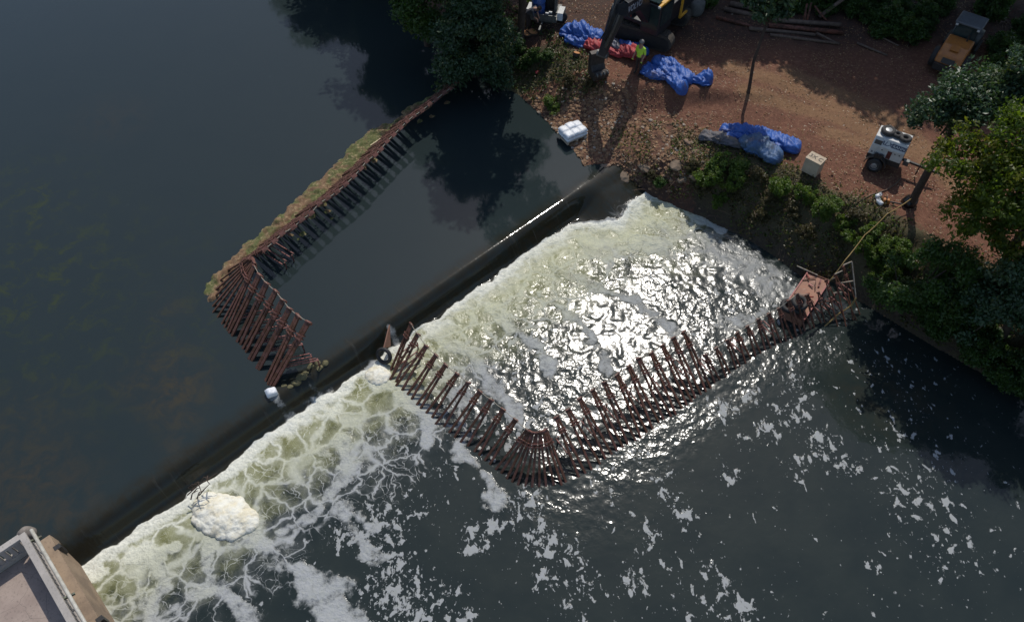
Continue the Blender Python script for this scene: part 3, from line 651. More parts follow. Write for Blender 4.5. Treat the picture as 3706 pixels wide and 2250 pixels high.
MB().box((hx + .2, -.2, zb - .1), (.22, .18, .22)).build('battery_box', M_steelg, comp)
zt = 2.95 + .80
for lab, u, v, R_, r_, rim, tl in (('black tyre still on its grey rim on the compressor roof', -.30, .0, .20, .10, True, .12), ('small bare tyre in the middle of the compressor roof', .08, .0, .14, .075, False, -.1), ('bare tyre with an open centre at the drawbar end of the compressor roof', .42, -.08, .17, .08, False, -.15)):
    q = org + ex * u + ey * v
    o = thing('tyre', lab, 'tyre', (q.x, q.y, zt + r_ + .01), rr.uniform(0, 3), 'tyres on the compressor roof')
    o.rotation_euler = (tl * .4, 0, 0)
    MB().torus((0, 0, 0), R_, r_).build('tread', M_tyre, o, True)
    if rim: MB().disc((0, 0, 0), [(.03, .085), (R_ - .05, .07), (R_ - .02, .09), (R_ - .02, -.09), (.03, -.08)], 'Z', 24).build('rim', M_rim, o)
# --- plywood box
zt = 2.25 + .72
a, b, c_ = PV(2919, 567, zt), PV(2971, 594, zt), PV(2937, 552, zt); hd = heading(a, b); bl = (b - a).length; bw = max(.5, (c_ - a).length)
ctr = (b + c_) / 2; gz = tz(ctr.x, ctr.y)
bx = thing('plywood_box', 'pale plywood crate with scribbled top standing on the red soil', 'crate', (ctr.x, ctr.y, gz), hd)
M_ply = basic('plywood', (.46, .37, .27), (.38, .30, .21), 3, .75)
hbx = zt - gz
MB().box((0, 0, (hbx + .09) / 2), (bl, bw, hbx - .09)).build('box_body', M_ply, bx)
MB().box((0, 0, hbx + .006), (bl + .03, bw + .03, .018)).build('lid', M_ply, bx)
for s_ in (-.36, .36): MB().box((bl * s_, 0, .045), (.09, bw, .09)).build('skid', M_dark, bx)
M_mark = basic('black_marker', (.05, .045, .04), (.08, .07, .06), 20, .8)
text('3X C', .30, M_mark, bx, Matrix.Translation((0, 0, hbx + .017)), sx=.9)
# --- timber and steel stock in the shade
M_log = basic('weathered_log', (.16, .11, .08), (.09, .06, .045), 6, .85, bump=.4)
M_rlog = rusty('rusty_pipe', (.16, .055, .035), (.08, .035, .02), .4)
def pole(p1, p2, z1, z2, r, mat, label, name='log', cat='log', group='logs and poles stacked in the shade', mids=None):
    q = [G(*p1) + Vector((0, 0, z1))] + [G(x, y) + Vector((0, 0, z)) for x, y, z in (mids or [])] + [G(*p2) + Vector((0, 0, z2))]
    o = MB().tube(q, [r] * (len(q) - 1) + [r * .8], 10).build(name, mat, None, True); return tag(o, label, cat, group)
for p1, p2, z1, z2, r, mt, lb in (((2790, 87), (3038, 103), .2, .2, .13, M_log, 'long grey log at the back of the stack'), ((2780, 101), (3050, 127), .13, .13, .13, M_rlog, 'long reddish log in the middle of the stack'), ((2710, 110), (2950, 133), .1, .1, .10, M_log, 'grey pole in front of the reddish log'), ((2785, 132), (3035, 163), .08, .08, .08, M_log, 'front pole of the stack, nearest the open ground'),
    ((2590, 70), (2770, 114), .1, .1, .09, M_rlog, 'rusty pole running off the left end of the stack'), ((2620, 42), (2860, 90), .12, .12, .12, M_log, 'dark log behind the rusty pole at the left'), ((2640, 22), (2830, 60), .12, .12, .14, M_log, 'dark log farthest back at the left'), ((2950, 133), (3020, 160), .2, .1, .06, M_log, 'short stick lying across the right end of the stack'),
    ((3100, 160), (3210, 205), .06, .06, .06, M_log, 'lone pole on the dark ground right of the stack'), ((3160, 125), (3250, 170), .06, .06, .05, M_log, 'thin pole on the dark ground farther right'), ((3215, 70), (3245, 118), .05, .5, .04, M_log, 'pale stick standing out of the brush beside the orange machine')):
    pole(p1, p2, z1, z2, r, mt, lb)
for p1, h1, p2, h2, lb in (((2904, 98), .1, (2900, 80), 1.0, 'left one of two upright stakes behind the stack'), ((2914, 98), .1, (2914, 80), 1.05, 'right one of two upright stakes behind the stack'), ((2768, 80), .1, (2740, 50), 1.0, 'reddish post leaning against the left end of the stack'), ((3000, 96), .1, (2930, 75), .8, 'reddish plank leaning on the two stakes')):
    pole(p1, p2, h1, h2, .06, M_rlog, lb, 'post', 'post', 'posts leaning on the log stack')
pole((2960, 75), (3090, -8), .2, 2.0, .10, M_log, 'curved bare branch rising behind the log stack', 'branch', 'branch', None, [(3035, 48, .8)])
# --- excavator
EO = Vector((6.75, 34.85)); tr = heading(G(2210, 108), G(2425, 172)); gz = tz(EO.x, EO.y)
exc = thing('excavator', 'yellow tracked excavator with dark grey boom reaching down to the bank', 'excavator', (EO.x, EO.y, gz), tr)
for s_ in (-1, 1):
    m = MB(); pf = []
    for k in range(9): pf.append((1.25 + .42 * math.cos(-math.pi / 2 + k * math.pi / 8), .44 + .42 * math.sin(-math.pi / 2 + k * math.pi / 8)))
    for k in range(9): pf.append((-1.25 + .42 * math.cos(math.pi / 2 + k * math.pi / 8), .44 + .42 * math.sin(math.pi / 2 + k * math.pi / 8)))
    m.prism(pf, s_ * 1.2 - .28, s_ * 1.2 + .28, 'Y'); tk = m.build('track', M_track, exc)
    m = MB()
    pin = [(x * .93, .44 + (z - .44) * .72) for x, z in pf]
    m.prism(pin, s_ * 1.2 - .30, s_ * 1.2 + .30, 'Y'); m.build('track_frame', M_dark, tk)
    for k in range(22):
        x = -1.3 + k * 2.6 / 21
        MB().box((x, s_ * 1.2, .875), (.10, .58, .03)).build('shoe', M_track, tk)
MB().cyl((0, 0, .5), (0, 0, 1.05), .6, 24).build('turntable', M_dark, exc)
hd = math.atan2(-.80, -.60) - tr; RM = Matrix.Rotation(hd, 4, 'Z')
def ebox(c, d, name, mat, parent=exc, bevel=.03, M=None):
    m = MB().box((0, 0, 0), d); o = m.build(name, mat, parent, bevel=bevel)
    o.data.transform(RM @ Matrix.Translation(c) @ (M or Matrix())); return o
ebox((-.7, 0, 1.5), (2.6, 2.5, .9), 'engine_house', M_boom); ebox((-1.75, 0, 1.55), (.6, 2.45, 1.0), 'counterweight', M_boom, bevel=.1)
ebox((.6, 0, 1.15), (1.6, 2.3, .2), 'platform', M_boom)
cab = ebox((1.05, .85, 1.75), (1.3, .95, 1.5), 'cab', M_boom)
ebox((1.71, .85, 1.85), (.03, .82, 1.1), 'windscreen', M_glass, cab, 0); ebox((1.05, 1.335, 1.9), (1.0, .03, .9), 'side_window', M_glass, cab, 0); ebox((1.05, .365, 1.9), (1.0, .03, .9), 'side_window', M_glass, cab, 0)
rf = ebox((.92, .85, 2.56), (1.1, 1.05, .12), 'cab_roof', M_yel, exc, .04)
for s_ in (-.5, .5): ebox((1.55, .85 + s_ * .85, 2.55), (.5, .15, .12), 'roof_horn', M_yel, rf, .04)
ebox((1.38, .85, 2.60), (.5, .62, .05), 'roof_window', M_glass, rf, .01)
for s_ in (-.45, .45): ebox((1.82, .85 + s_ * .95, 2.54), (.05, .13, .1), 'lamp', M_white, rf, .01)
for u, v in ((1.35, -.35), (1.35, -.85)): ebox((u, v, 1.7), (.05, .05, 1.0), 'hand_rail', M_rail, exc, .01)
ebox((-.1, 1.5, 1.75), (.1, .1, 1.1), 'side_rail', M_yel, exc, .01); ebox((-.4, 1.5, 1.2), (.7, .1, .1), 'side_step', M_yel, exc, .01); ebox((1.3, -.6, 2.2), (.05, .6, .05), 'grab_bar', M_rail, exc, .01); ebox((.9, -.75, 1.55), (.9, .8, .6), 'tool_box', M_boom)
IM = exc.matrix_basis.inverted() if False else (Matrix.Translation((EO.x, EO.y, gz)) @ Matrix.Rotation(tr, 4, 'Z')).inverted()
def loc(v): return IM @ Vector(v)
bk = G(2163, 282)
boomp = [Vector((6.75, 34.2, 3.2)), PV(2310, 0, 5.9), PV(2262, 30, 6.2), PV(2238, 30, 5.9)]
tip = boomp[-1]
def slab(pts, wds, th, name, mat, parent, upv):
    m = MB(); pts = [loc(p) for p in pts]; vs = []
    for i, p in enumerate(pts):
        d = (pts[min(i + 1, len(pts) - 1)] - pts[max(i - 1, 0)]).normalized(); s_ = d.cross(Vector((0, 0, 1)));
        if s_.length < .05: s_ = Vector((1, 0, 0))
        s_.normalize(); u = s_.cross(d).normalized()
        vs.append([m.bm.verts.new(p + s_ * th / 2 * a_ + u * wds[i] / 2 * b_) for a_, b_ in ((-1, -1), (1, -1), (1, 1), (-1, 1))])
    for i in range(len(vs) - 1):
        for k in range(4): m.bm.faces.new((vs[i][k], vs[i][(k + 1) % 4], vs[i + 1][(k + 1) % 4], vs[i + 1][k]))
    m.bm.faces.new(vs[0][::-1]); m.bm.faces.new(vs[-1]); return m.build(name, mat, parent, bevel=.02)
boom = slab(boomp, [.55, .75, .65, .4], .42, 'boom', M_boom, exc, None)
sT = tip + Vector((.12, .15, .55)); sB = bk + Vector((.12, .05, 1.25))
stick = slab([sT, tip + Vector((-.05, -.02, -.35)), sB], [.35, .62, .36], .34, 'stick', M_boom, exc, None)
def rod(a_, b_, r, name, mat, par): return MB().tube([loc(a_), loc(b_)], r, 10).build(name, mat, par, True)
rod(boomp[1] + Vector((0, 0, .42)), sT + Vector((0, 0, .1)), .09, 'hydraulic_ram', M_steelg, exc); rod(sT + Vector((.1, -.35, 0)), sB + Vector((.05, -.3, .55)), .08, 'hydraulic_ram', M_steelg, exc)
for k in (-.12, .12): MB().tube([loc(sT + Vector((k, -.2, .2))), loc(tip + Vector((k - .3, -.45, -.6))), loc(sB + Vector((k - .1, -.3, .9)))], .03, 8).build('hose', M_black, exc, True)
for q in (tip, sB): MB().disc(loc(q), [(.16, -.26), (.16, .26)], 'X', 16).build('pin', M_steelg, stick)
d = (boomp[2] - boomp[1]).normalized(); sd_ = Vector((d.y, -d.x, 0)).normalized()
if sd_.y > 0: sd_ = -sd_
upv = sd_.cross(-d).normalized(); xx = -d
if upv.z < 0: upv = -upv
zz = xx.cross(upv).normalized()
if zz.dot(sd_) < 0: xx = -xx; zz = xx.cross(upv)
mt = (boomp[1] * .42 + boomp[2] * .58) + sd_ * .225
Mx = Matrix((xx, upv, zz)).transposed().to_4x4(); Mx.translation = mt
text('VOLVO', .40, basic('pale_print', (.42, .44, .48), (.36, .38, .42), 5, .5), boom, IM @ Mx, sx=1.1)
m = MB(); bl_ = loc(bk)
pf = [(.36, 1.3), (.42, .8), (.36, .3), (.05, .02), (-.30, .10), (-.42, .45), (-.25, .55), (-.05, .42), (.12, .65), (.14, 1.25)]
m.prism(pf, -.36, .36, 'X'); bo = m.build('bucket', basic('worn_bucket_steel', (.035, .03, .027), (.07, .058, .05), 7, .6, .3), exc, bevel=.015); bo.data.transform(Matrix.Translation(bl_) @ Matrix.Rotation(.4 - tr, 4, 'Z'))
for k in range(4):
    o = MB().box((0, 0, 0), (.07, .2, .05), taper=.5).build('tooth', M_steelg, bo); o.data.transform(Matrix.Translation(bl_) @ Matrix.Rotation(.4 - tr, 4, 'Z') @ Matrix.Translation((-.27 + .18 * k, -.42, .5)) @ Matrix.Rotation(.6, 4, 'X'))
# --- big grey drum bag by the excavator
q = G(2515, 48); m = MB(); m.disc((0, 0, 0), [(.05, .0), (.36, .0), (.42, .15), (.42, .62), (.36, .74), (.1, .8)], 'Z', 24)
o = m.build('bulk_bag', basic('dull_grey_sack', (.13, .13, .12), (.09, .09, .085), 4, .85), None, True); o.location = q; tag(o, 'dull grey bulk bag standing in shade right of the yellow excavator', 'bag')
# --- pump trailer with blue tank
q = G(1968, 100); pt = thing('pump_trailer', 'small grey equipment trailer with a blue drum and pale mudguards', 'trailer', q + Vector((.1, .55, 0)), R(-14))
MB().box((0, 0, .50), (1.35, 1.5, .10)).build('bed', M_steelg, pt)
MB().box((0, -.74, .66), (1.35, .05, .30)).build('front_board', M_steelg, pt); MB().box((0, .0, .38), (.9, 1.3, .14)).build('chassis', M_dark, pt)
m = MB(); m.disc((-.33, -.25, .56), [(.30, 0), (.33, .03), (.33, .3), (.345, .32), (.33, .34), (.33, .62), (.345, .64), (.33, .66), (.33, .86), (.30, .9), (.05, .9)], 'Z', 28); dr = m.build('drum', M_blue, pt, True)
m = MB(); m.disc((-.47, -.25, 1.48), [(.035, -.02), (.035, .03)], 'Z', 12); m.build('bung', M_white, dr)
MB().box((-.52, .15, 1.0), (.25, .5, .9)).build('locker', M_steelg, pt)
MB().box((.12, .42, 1.05), (.75, .5, .95)).build('pump_engine', M_dark, pt)
MB().box((.06, .1, 1.75), (.09, .09, 2.4)).build('mast', M_dark, pt); MB().box((.52, -.05, 1.45), (.12, .3, 1.5)).build('side_frame', M_steelg, pt)
MB().box((-.35, .1, 2.9), (.7, .08, .06)).build('cross_arm', M_white, pt); MB().box((.33, .05, 2.86), (.5, .16, .08)).build('yellow_arm', basic('pale_yellow_paint', (.55, .43, .10), (.45, .36, .1), 5, .5), pt)
MB().box((.50, -.02, 2.25), (.14, .2, .08)).build('lamp_head', M_white, pt)
for s_ in (-1, 1):
    wheel(pt, (s_ * .78, .1, .30), .30, .18)
    m = MB(); pf = [(-.42, .42), (-.30, .68), (.30, .68), (.42, .42), (.45, .42), (.32, .73), (-.32, .73), (-.45, .42)]
    m.prism([(y, z) for y, z in pf], s_ * .78 - .14, s_ * .78 + .14, 'X'); m.build('mudguard', M_white, pt)
MB().beam((0, -.7, .42), (0, -1.5, .42), .08, .08).build('drawbar', M_steelg, pt); MB().beam((.05, -1.2, .6), (.05, -1.2, .02), .05, .05).build('jack_leg', M_dark, pt)
for u, v, z_ in ((-.55, -.72, .85), (.2, -.7, .88), (.35, -.6, .9), (-.1, .2, 1.62)): MB().box((u, v, z_), (.16, .08, .06)).build('fitting', M_white, pt)
# --- orange compactor in the shade on the right
q = PV(3465, 165, 3.75) + Vector((.21, .28, 0)); om = thing('orange_roller', 'orange hooded roller parked in deep shade below the trees', 'roller', (q.x, q.y, tz(q.x, q.y)), math.atan2(-.80, -.60))
m = MB(); m.prism([(-.55, .75), (-.55, 1.62), (.45, 1.55), (1.15, 1.22), (1.30, .75)], -.72, .72, 'Y'); hood = m.build('hood', M_orange, om, bevel=.08)
MB().box((1.26, .0, .98), (.08, .7, .3), Matrix.Rotation(-.35, 3, 'Y')).build('rear_grille', M_dark, hood)
MB().box((.6, .0, 1.51), (.5, .5, .02), Matrix.Rotation(.2, 3, 'Y')).build('hood_panel', M_orange, hood)
MB().box((.2, 0, .6), (2.6, 1.3, .35)).build('chassis', M_dark, om)
cb = MB().box((-1.15, 0, 1.55), (1.1, 1.35, 1.5), taper=.88).build('cab', M_glass, om, bevel=.05)
MB().box((-1.15, 0, 2.38), (1.35, 1.5, .14)).build('cab_roof', basic('grey_roof', (.10, .115, .13), (.08, .09, .10), 3, .4), om, bevel=.06)
for s_ in (-.6, .6):
    MB().box((-.48, s_, 2.28), (.08, .14, .1)).build('work_lamp', M_white, cb); wheel(om, (.45, s_ * 1.35, .58), .58, .42)
m = MB(); m.disc((-2.6, 0, .62), [(.1, -.8), (.62, -.8), (.62, .8), (.1, .8)], 'Y', 32); m.build('drum', M_steelg, om, True)
for s_ in (-.9, .9): MB().beam((-2.6, s_, .62), (-1.2, s_, .62), .12, .2).build('drum_frame', M_dark, om)
MB().tube([(-.3, .3, 1.6), (-.3, .3, 2.0)], .05, 10).build('exhaust', M_dark, om)
om.scale = (.8, .8, .8)
# --- tarpaulin bundles
def tarpmat(name, c1, c2, rough=.38):
    t = NT(name); p = t.pos(True); n = t.noise(p, 2.2, 5, .6).outputs[0]; m_ = t.noise(p, 9, 5, .65, .6).outputs[0]
    dz = t.n('ShaderNodeSeparateXYZ'); t.l(p, dz.inputs[0]); c_ = t.mix(t.ss(n, .35, .65), c1, c2); c_ = t.mix(t.ss(m_, .56, .74, 0, .45), c_, tuple(min(1, x * 1.4 + .10) for x in c1)); c_ = t.mix(t.ss(t.noise(p, 1.3, 5, .7).outputs[0], .54, .70, 0, .6), c_, (.13, .085, .06)); t.base(c_); t.rough(t.mixf(n, rough, rough + .2)); t.bump(m_, .55, .05); return t.m
M_tb = tarpmat('blue_tarpaulin', (.022, .085, .33), (.03, .11, .40)); M_tb2 = tarpmat('dusty_blue_tarpaulin', (.045, .11, .25), (.08, .13, .20), .5)
M_tr = tarpmat('red_tarpaulin', (.42, .05, .055), (.34, .035, .045), .5); M_tg = tarpmat('grey_tarpaulin', (.16, .16, .19), (.13, .14, .17), .5); M_tbr = tarpmat('muddy_grey_tarpaulin', (.14, .115, .10), (.10, .10, .115), .6)
def tarp(strands, mat, label, name='tarpaulin', group=None, lift=0.0, seed=0):
    Vs = []; Fs = []; off = 0; kk = 0
    for pts, rad in strands:
        rads = rad if isinstance(rad, (list, tuple)) else [rad] * len(pts)
        W = [G(*q) for q in pts]
        n_r = 0; C = []; RR = []
        for i in range(len(W) - 1):
            L = (W[i + 1] - W[i]).length; n = max(3, int(L / .045))
            for k in range(n): u = k / n; us = u * u * (3 - 2 * u); C.append(W[i].lerp(W[i + 1], u)); RR.append(rads[i] * (1 - us) + rads[i + 1] * us)
        C.append(W[-1]); RR.append(rads[-1])
        ext = []
        r0, r1 = RR[0], RR[-1]; d0 = (C[0] - C[min(4, len(C) - 1)]).normalized(); d1 = (C[-1] - C[-min(5, len(C))]).normalized()
        pre = [(C[0] + d0 * r0 * math.sin(a_), r0 * math.cos(a_)) for a_ in (1.5, 1.25, 1.0, .7, .35)]; post = [(C[-1] + d1 * r1 * math.sin(a_), r1 * math.cos(a_)) for a_ in (.35, .7, 1.0, 1.25, 1.5)]
        C = [q for q, _ in pre] + C + [q for q, _ in post]; RR = [r for _, r in pre] + RR + [r for _, r in post]
        N = len(C); K = 44; s_ = np.arange(N) * .045; ang = np.arange(K) * 2 * math.pi / K
        SS, AA = np.meshgrid(s_, ang, indexing='ij'); ca, sa = np.cos(AA), np.sin(AA); kk += 1; sd2 = seed * 7 + kk * 13
        big = fbm(SS * 1.9 + ca * .9, sa * .9 + sd2, 3, 2) - .5
        w1 = 1 - np.abs(2 * fbm(SS * 5.5 + ca * 1.2 + 1.5 * big * 3, sa * 1.6 + AA * 0 + sd2 * 2, 3, 4) - 1) * 2.2
        w2 = 1 - np.abs(2 * fbm(SS * 12 + ca * 2, sa * 3 + sd2 * 3, 2, 6) - 1) * 2.2
        w0 = 1 - np.abs(2 * fbm(SS * 2.6 + ca * 1.3 + big * 2, sa * 1.5 + sd2 * 4, 2, 8) - 1) * 2.0
        rad_ = np.array(RR)[:, None] * (.92 + .75 * big + .22 * w0 + .26 * w1 + .12 * w2)
        Cn = np.array([[c.x, c.y, c.z] for c in C]); T = np.gradient(Cn, axis=0); T[:, 2] = 0; T /= np.linalg.norm(T, axis=1)[:, None] + 1e-9
        Nn = np.stack([-T[:, 1], T[:, 0]], 1)
        X_ = Cn[:, 0:1] + Nn[:, 0:1] * ca * rad_ * 1.15; Y_ = Cn[:, 1:2] + Nn[:, 1:2] * ca * rad_ * 1.15
        Z_ = Cn[:, 2:3] + lift + np.maximum(rad_ * (.62 + .80 * sa), .015)
        idx = np.arange(N * K).reshape(N, K)
        F_ = np.stack([idx[:-1], np.roll(idx, -1, 1)[:-1], np.roll(idx, -1, 1)[1:], idx[1:]], -1).reshape(-1, 4) + off
        Vs.append(np.stack([X_, Y_, Z_], -1).reshape(-1, 3)); Fs.append(F_); off += N * K
    o = mesh_np(name, np.vstack(Vs), np.vstack(Fs), mat, smooth=True)
    return tag(o, label, 'tarpaulin', group)
gT = 'crumpled tarpaulins on the bank'
tarp([([(2050, 125), (2085, 135), (2120, 142), (2165, 150)], [.34, .40, .36, .30]), ([(2060, 150), (2100, 165), (2140, 168)], [.25, .25, .2])], M_tb, 'crumpled blue tarpaulin roll between the pump trailer and the excavator arm', group=gT, seed=1)
tarp([([(2128, 172), (2165, 182)], [.25, .27])], M_tr, 'small red tarpaulin bundle left of the excavator arm', group=gT, seed=2)
tarp([([(2236, 192), (2300, 208), (2318, 212)], [.24, .33, .25]), ([(2210, 190), (2240, 200)], [.18, .22])], M_tr, 'larger red tarpaulin bundle between the excavator arm and the man', group=gT, seed=3)
tarp([([(2220, 172), (2240, 182)], [.24, .26])], M_tg, 'grey tarpaulin bundle lying against the larger red one', group=gT, seed=4)
tarp([([(2243, 168), (2280, 182), (2330, 195)], [.17, .24, .24])], M_tb, 'blue tarpaulin roll behind the man in the yellow shirt', group=gT, seed=5)
tarp([([(2340, 262), (2360, 278), (2420, 285), (2450, 315), (2465, 330)], [.26, .22, .22, .24, .28]), ([(2375, 238), (2420, 250), (2470, 275), (2510, 295), (2555, 300)], [.30, .26, .24, .17, .30]), ([(2400, 270), (2450, 285), (2490, 300)], [.25, .28, .22]), ([(2425, 245), (2400, 240)], [.22, .22])], M_tb, 'sprawling bright blue tarpaulin with knotted ends in the middle of the bank', group=gT, seed=6)
tarp([([(2618, 478), (2690, 486), (2760, 505), (2830, 530), (2875, 545)], [.22, .22, .26, .24, .24]), ([(2630, 500), (2700, 505)], [.17, .17])], M_tb, 'long blue tarpaulin roll beside the dusty one near the crate', group=gT, seed=7)
tarp([([(2690, 520), (2725, 540), (2765, 560), (2805, 580)], [.25, .37, .32, .30])], M_tb2, 'dusty blue grey tarpaulin lump in front of the long blue roll', group=gT, seed=8)
tarp([([(2545, 500), (2600, 510), (2660, 525), (2680, 528)], [.22, .22, .19, .2])], M_tbr, 'muddy grey tarpaulin tail on the gravel left of the blue rolls', group=gT, seed=9)
# --- white sacks on a pallet
pc = G(2070, 494); gz = tz(pc.x, pc.y); hd = heading(PV(2040, 497, 1.7), PV(2107, 470, 1.7)); ex = Vector((math.cos(hd), math.sin(hd), 0)); ey = Vector((-ex.y, ex.x, 0))
pal = thing('pallet', 'wooden pallet under the white sacks on the gravel shore', 'pallet', (pc.x, pc.y, gz + .02), hd)
for k in range(6): MB().box((0, -.38 + k * .152, .11), (1.1, .10, .02)).build('deck_board', M_ply, pal)
for k in (-.5, 0, .5): MB().box((k, 0, .05), (.08, .9, .09)).build('bearer', M_ply, pal)
M_sack = basic('white_sack', (.74, .75, .76), (.64, .66, .68), 3, .5, bump=.25, bscale=8)
def pillow(c, d, rz, mat, name, label, cat, group=None, seed=0, tilt=(0, 0)):
    n = 14; V = []; F = []
    for s_ in (1, -1):
        for i in range(n + 1):
            for j in range(n + 1):
                u, v = i / n * 2 - 1, j / n * 2 - 1; e = ((1 - abs(u) ** 4) * (1 - abs(v) ** 4)) ** .5
                k = fbm(np.array([u * 1.6 + seed]), np.array([v * 1.6 + s_]), 3, seed)[0] - .5
                V.append((u * d[0] / 2 * (1 - .05 * abs(v) ** 3), v * d[1] / 2 * (1 - .05 * abs(u) ** 3), s_ * d[2] / 2 * e * (1 + .35 * k)))
    for s_ in (0, 1):
        for i in range(n):
            for j in range(n):
                a_ = s_ * (n + 1) ** 2 + i * (n + 1) + j; q = [a_, a_ + n + 1, a_ + n + 2, a_ + 1]; F.append(q if s_ == 0 else q[::-1])
    o = mesh_np(name, V, F, mat, smooth=True); o.location = c; o.rotation_euler = (tilt[0], tilt[1], rz); return tag(o, label, cat, group)
SP = [(-.33, .20), (.05, .26), (.38, .20), (-.33, -.20), (.03, -.20), (.38, -.20)]
SN = ['at the back left corner', 'in the middle of the back', 'at the back right corner', 'at the front left corner', 'in the middle of the front', 'at the front right corner']
for lay in (0, 1):
    for (u, v), nm in zip(SP, SN):
        q = Vector((pc.x, pc.y, gz + .22 + lay * .17)) + ex * u + ey * v
        pillow(q, (.44, .46, .25), hd + rr.uniform(-.06, .06) + (math.pi / 2 if abs(u) < .1 else 0), M_sack, 'sack', 'white sack %s of the pallet, %s layer' % (nm, ('lower', 'top')[lay]), 'sack', 'white sacks on the pallet', rr.randint(0, 90), (rr.uniform(-.06, .06), rr.uniform(-.06, .06)))
# --- rubbish bag, jugs, chainsaw
q = G(3288, 738); m = MB(); m.disc((0, 0, 0), [(.12, 0), (.28, .03), (.31, .16), (.25, .30), (.10, .40), (.05, .45), (.09, .52)], 'Z', 26)
for v in m.bm.verts:
    k = 1 + .5 * (fbm(np.array([v.co.x * 7 + 3]), np.array([v.co.y * 7 + v.co.z * 5]), 3, 8)[0] - .5); v.co.x *= k; v.co.y *= k
o = m.build('rubbish_bag', basic('black_bin_liner', (.008, .008, .009), (.014, .014, .015), 5, .28, bump=.8, bscale=14), None, True); o.location = q; tag(o, 'tied black rubbish bag at the foot of the leaning tree', 'bag')
M_jug = basic('white_plastic', (.72, .72, .72), (.60, .62, .64), 4, .4)
for px, py, rz, lb in ((3176, 715, .5, 'upper one of two white plastic jugs on the red soil'), (3180, 738, 2.0, 'lower white plastic jug lying beside the orange chainsaw')):
    q = G(px, py); o = thing('jug', lb, 'jug', q, rz, 'white jugs on the soil')
    MB().tube([(-.16, 0, .1), (-.13, 0, .1), (.08, 0, .1), (.14, 0, .1), (.17, 0, .1)], [.06, .095, .095, .06, .03], 14).build('bottle', M_jug, o, True)
    MB().tube([(.17, 0, .1), (.205, 0, .1)], .035, 10).build('cap', M_logo, o); MB().torus((.06, 0, .2), .05, .014, 'Y').build('handle', M_jug, o)
q = G(3203, 735); o = thing('chainsaw', 'orange chainsaw lying on the soil beside the white jugs', 'chainsaw', q, -.3)
MB().box((0, 0, .13), (.32, .2, .2), taper=.8).build('motor_housing', M_orange, o, bevel=.03); MB().box((.38, .02, .1), (.5, .012, .07)).build('guide_bar', M_steelg, o)
MB().torus((-.02, 0, .2), .11, .018, 'X').build('front_handle', M_black, o); MB().torus((-.24, 0, .13), .09, .02, 'Y').build('rear_handle', M_black, o)
# --- cut wood
M_cut = basic('fresh_cut_wood', (.52, .24, .09), (.40, .18, .07), 9, .8); M_bark = basic('bark', (.075, .05, .035), (.045, .03, .022), 8, .95, bump=.8, bscale=20)
def slabs(px, py, r, label, h=.12, tilt=(0, 0)):
    q = G(px, py); o = thing('wood_slice', label, 'cut wood', q + Vector((0, 0, .03)), rr.uniform(0, 3), 'freshly cut wood slices'); o.rotation_euler = (tilt[0], tilt[1], rr.uniform(0, 3))
    MB().disc((0, 0, 0), [(r * .9, 0), (r, .01), (r * .97, h)], 'Z', 18).build('bark', M_bark, o); MB().disc((0, 0, h - .004), [(r * .93, 0), (r * .90, .012)], 'Z', 18).build('cut_face', M_cut, o)
slabs(1908, 126, .26, 'orange wood slice at the feet of the man by the trunk', .08); slabs(1925, 122, .22, 'middle orange wood slice between trunk and pump trailer', .10, (.2, .1)); slabs(1936, 127, .15, 'small orange wood slice nearest the pump trailer', .08, (-.2, .1)); slabs(2085, 205, .17, 'round orange cut stump alone on the slope below the blue tarpaulin', .16, (.35, 0))
pillow(G(1945, 266) + Vector((0, 0, .06)), (.22, .16, .12), .4, M_tr, 'red_rag', 'small bright red rag on the dark slope by the water', 'rag', None, 3)
# --- hose, ropes
M_hose = basic('brown_hose', (.13, .085, .055), (.09, .06, .04), 9, .8); M_yrope = basic('yellow_rope', (.30, .20, .07), (.22, .15, .055), 16, .85)
def ground_line(pts, r, label, name, mat, cat, up=.03):
    W = []
    for i in range(len(pts) - 1):
        for k in range(8):
            u = k / 8; W.append(G(pts[i][0] * (1 - u) + pts[i + 1][0] * u, pts[i][1] * (1 - u) + pts[i + 1][1] * u) + Vector((0, 0, up)))
    m = MB(); m.tube(W, r, 6); return tag(m.build(name, mat, None, True), label, cat)
ground_line([(3258, 648), (3240, 668), (3205, 690), (3150, 708), (3105, 732), (3074, 756)], .03, 'brown hose trailing from the compressor towards the shrubs', 'hose', M_hose, 'hose')
TB = G(3292, 745)
rope([TB + Vector((.28, .2, .62)), PV(3210, 775, 2.6), PV(3130, 850, 2.2), PV(3060, 940, 1.9), PV(3000, 1020, 1.2)], 'yellow rope stretched from the leaning tree down to the props', 'rope', .022, .1, mat=M_yrope)
y4 = zm(2780, 940, 5.753)
rope([PV(*y4((1830, 795)), 1.0), PV(*y4((1735, 950)), .5), PV(*y4((1500, 1100)), .25), PV(*y4((1320, 1250)), .12), PV(*y4((1140, 1415)), -.05)], 'yellow hose running from the slender props down into the water', 'hose', .035, .02, 'hose', M_yrope)
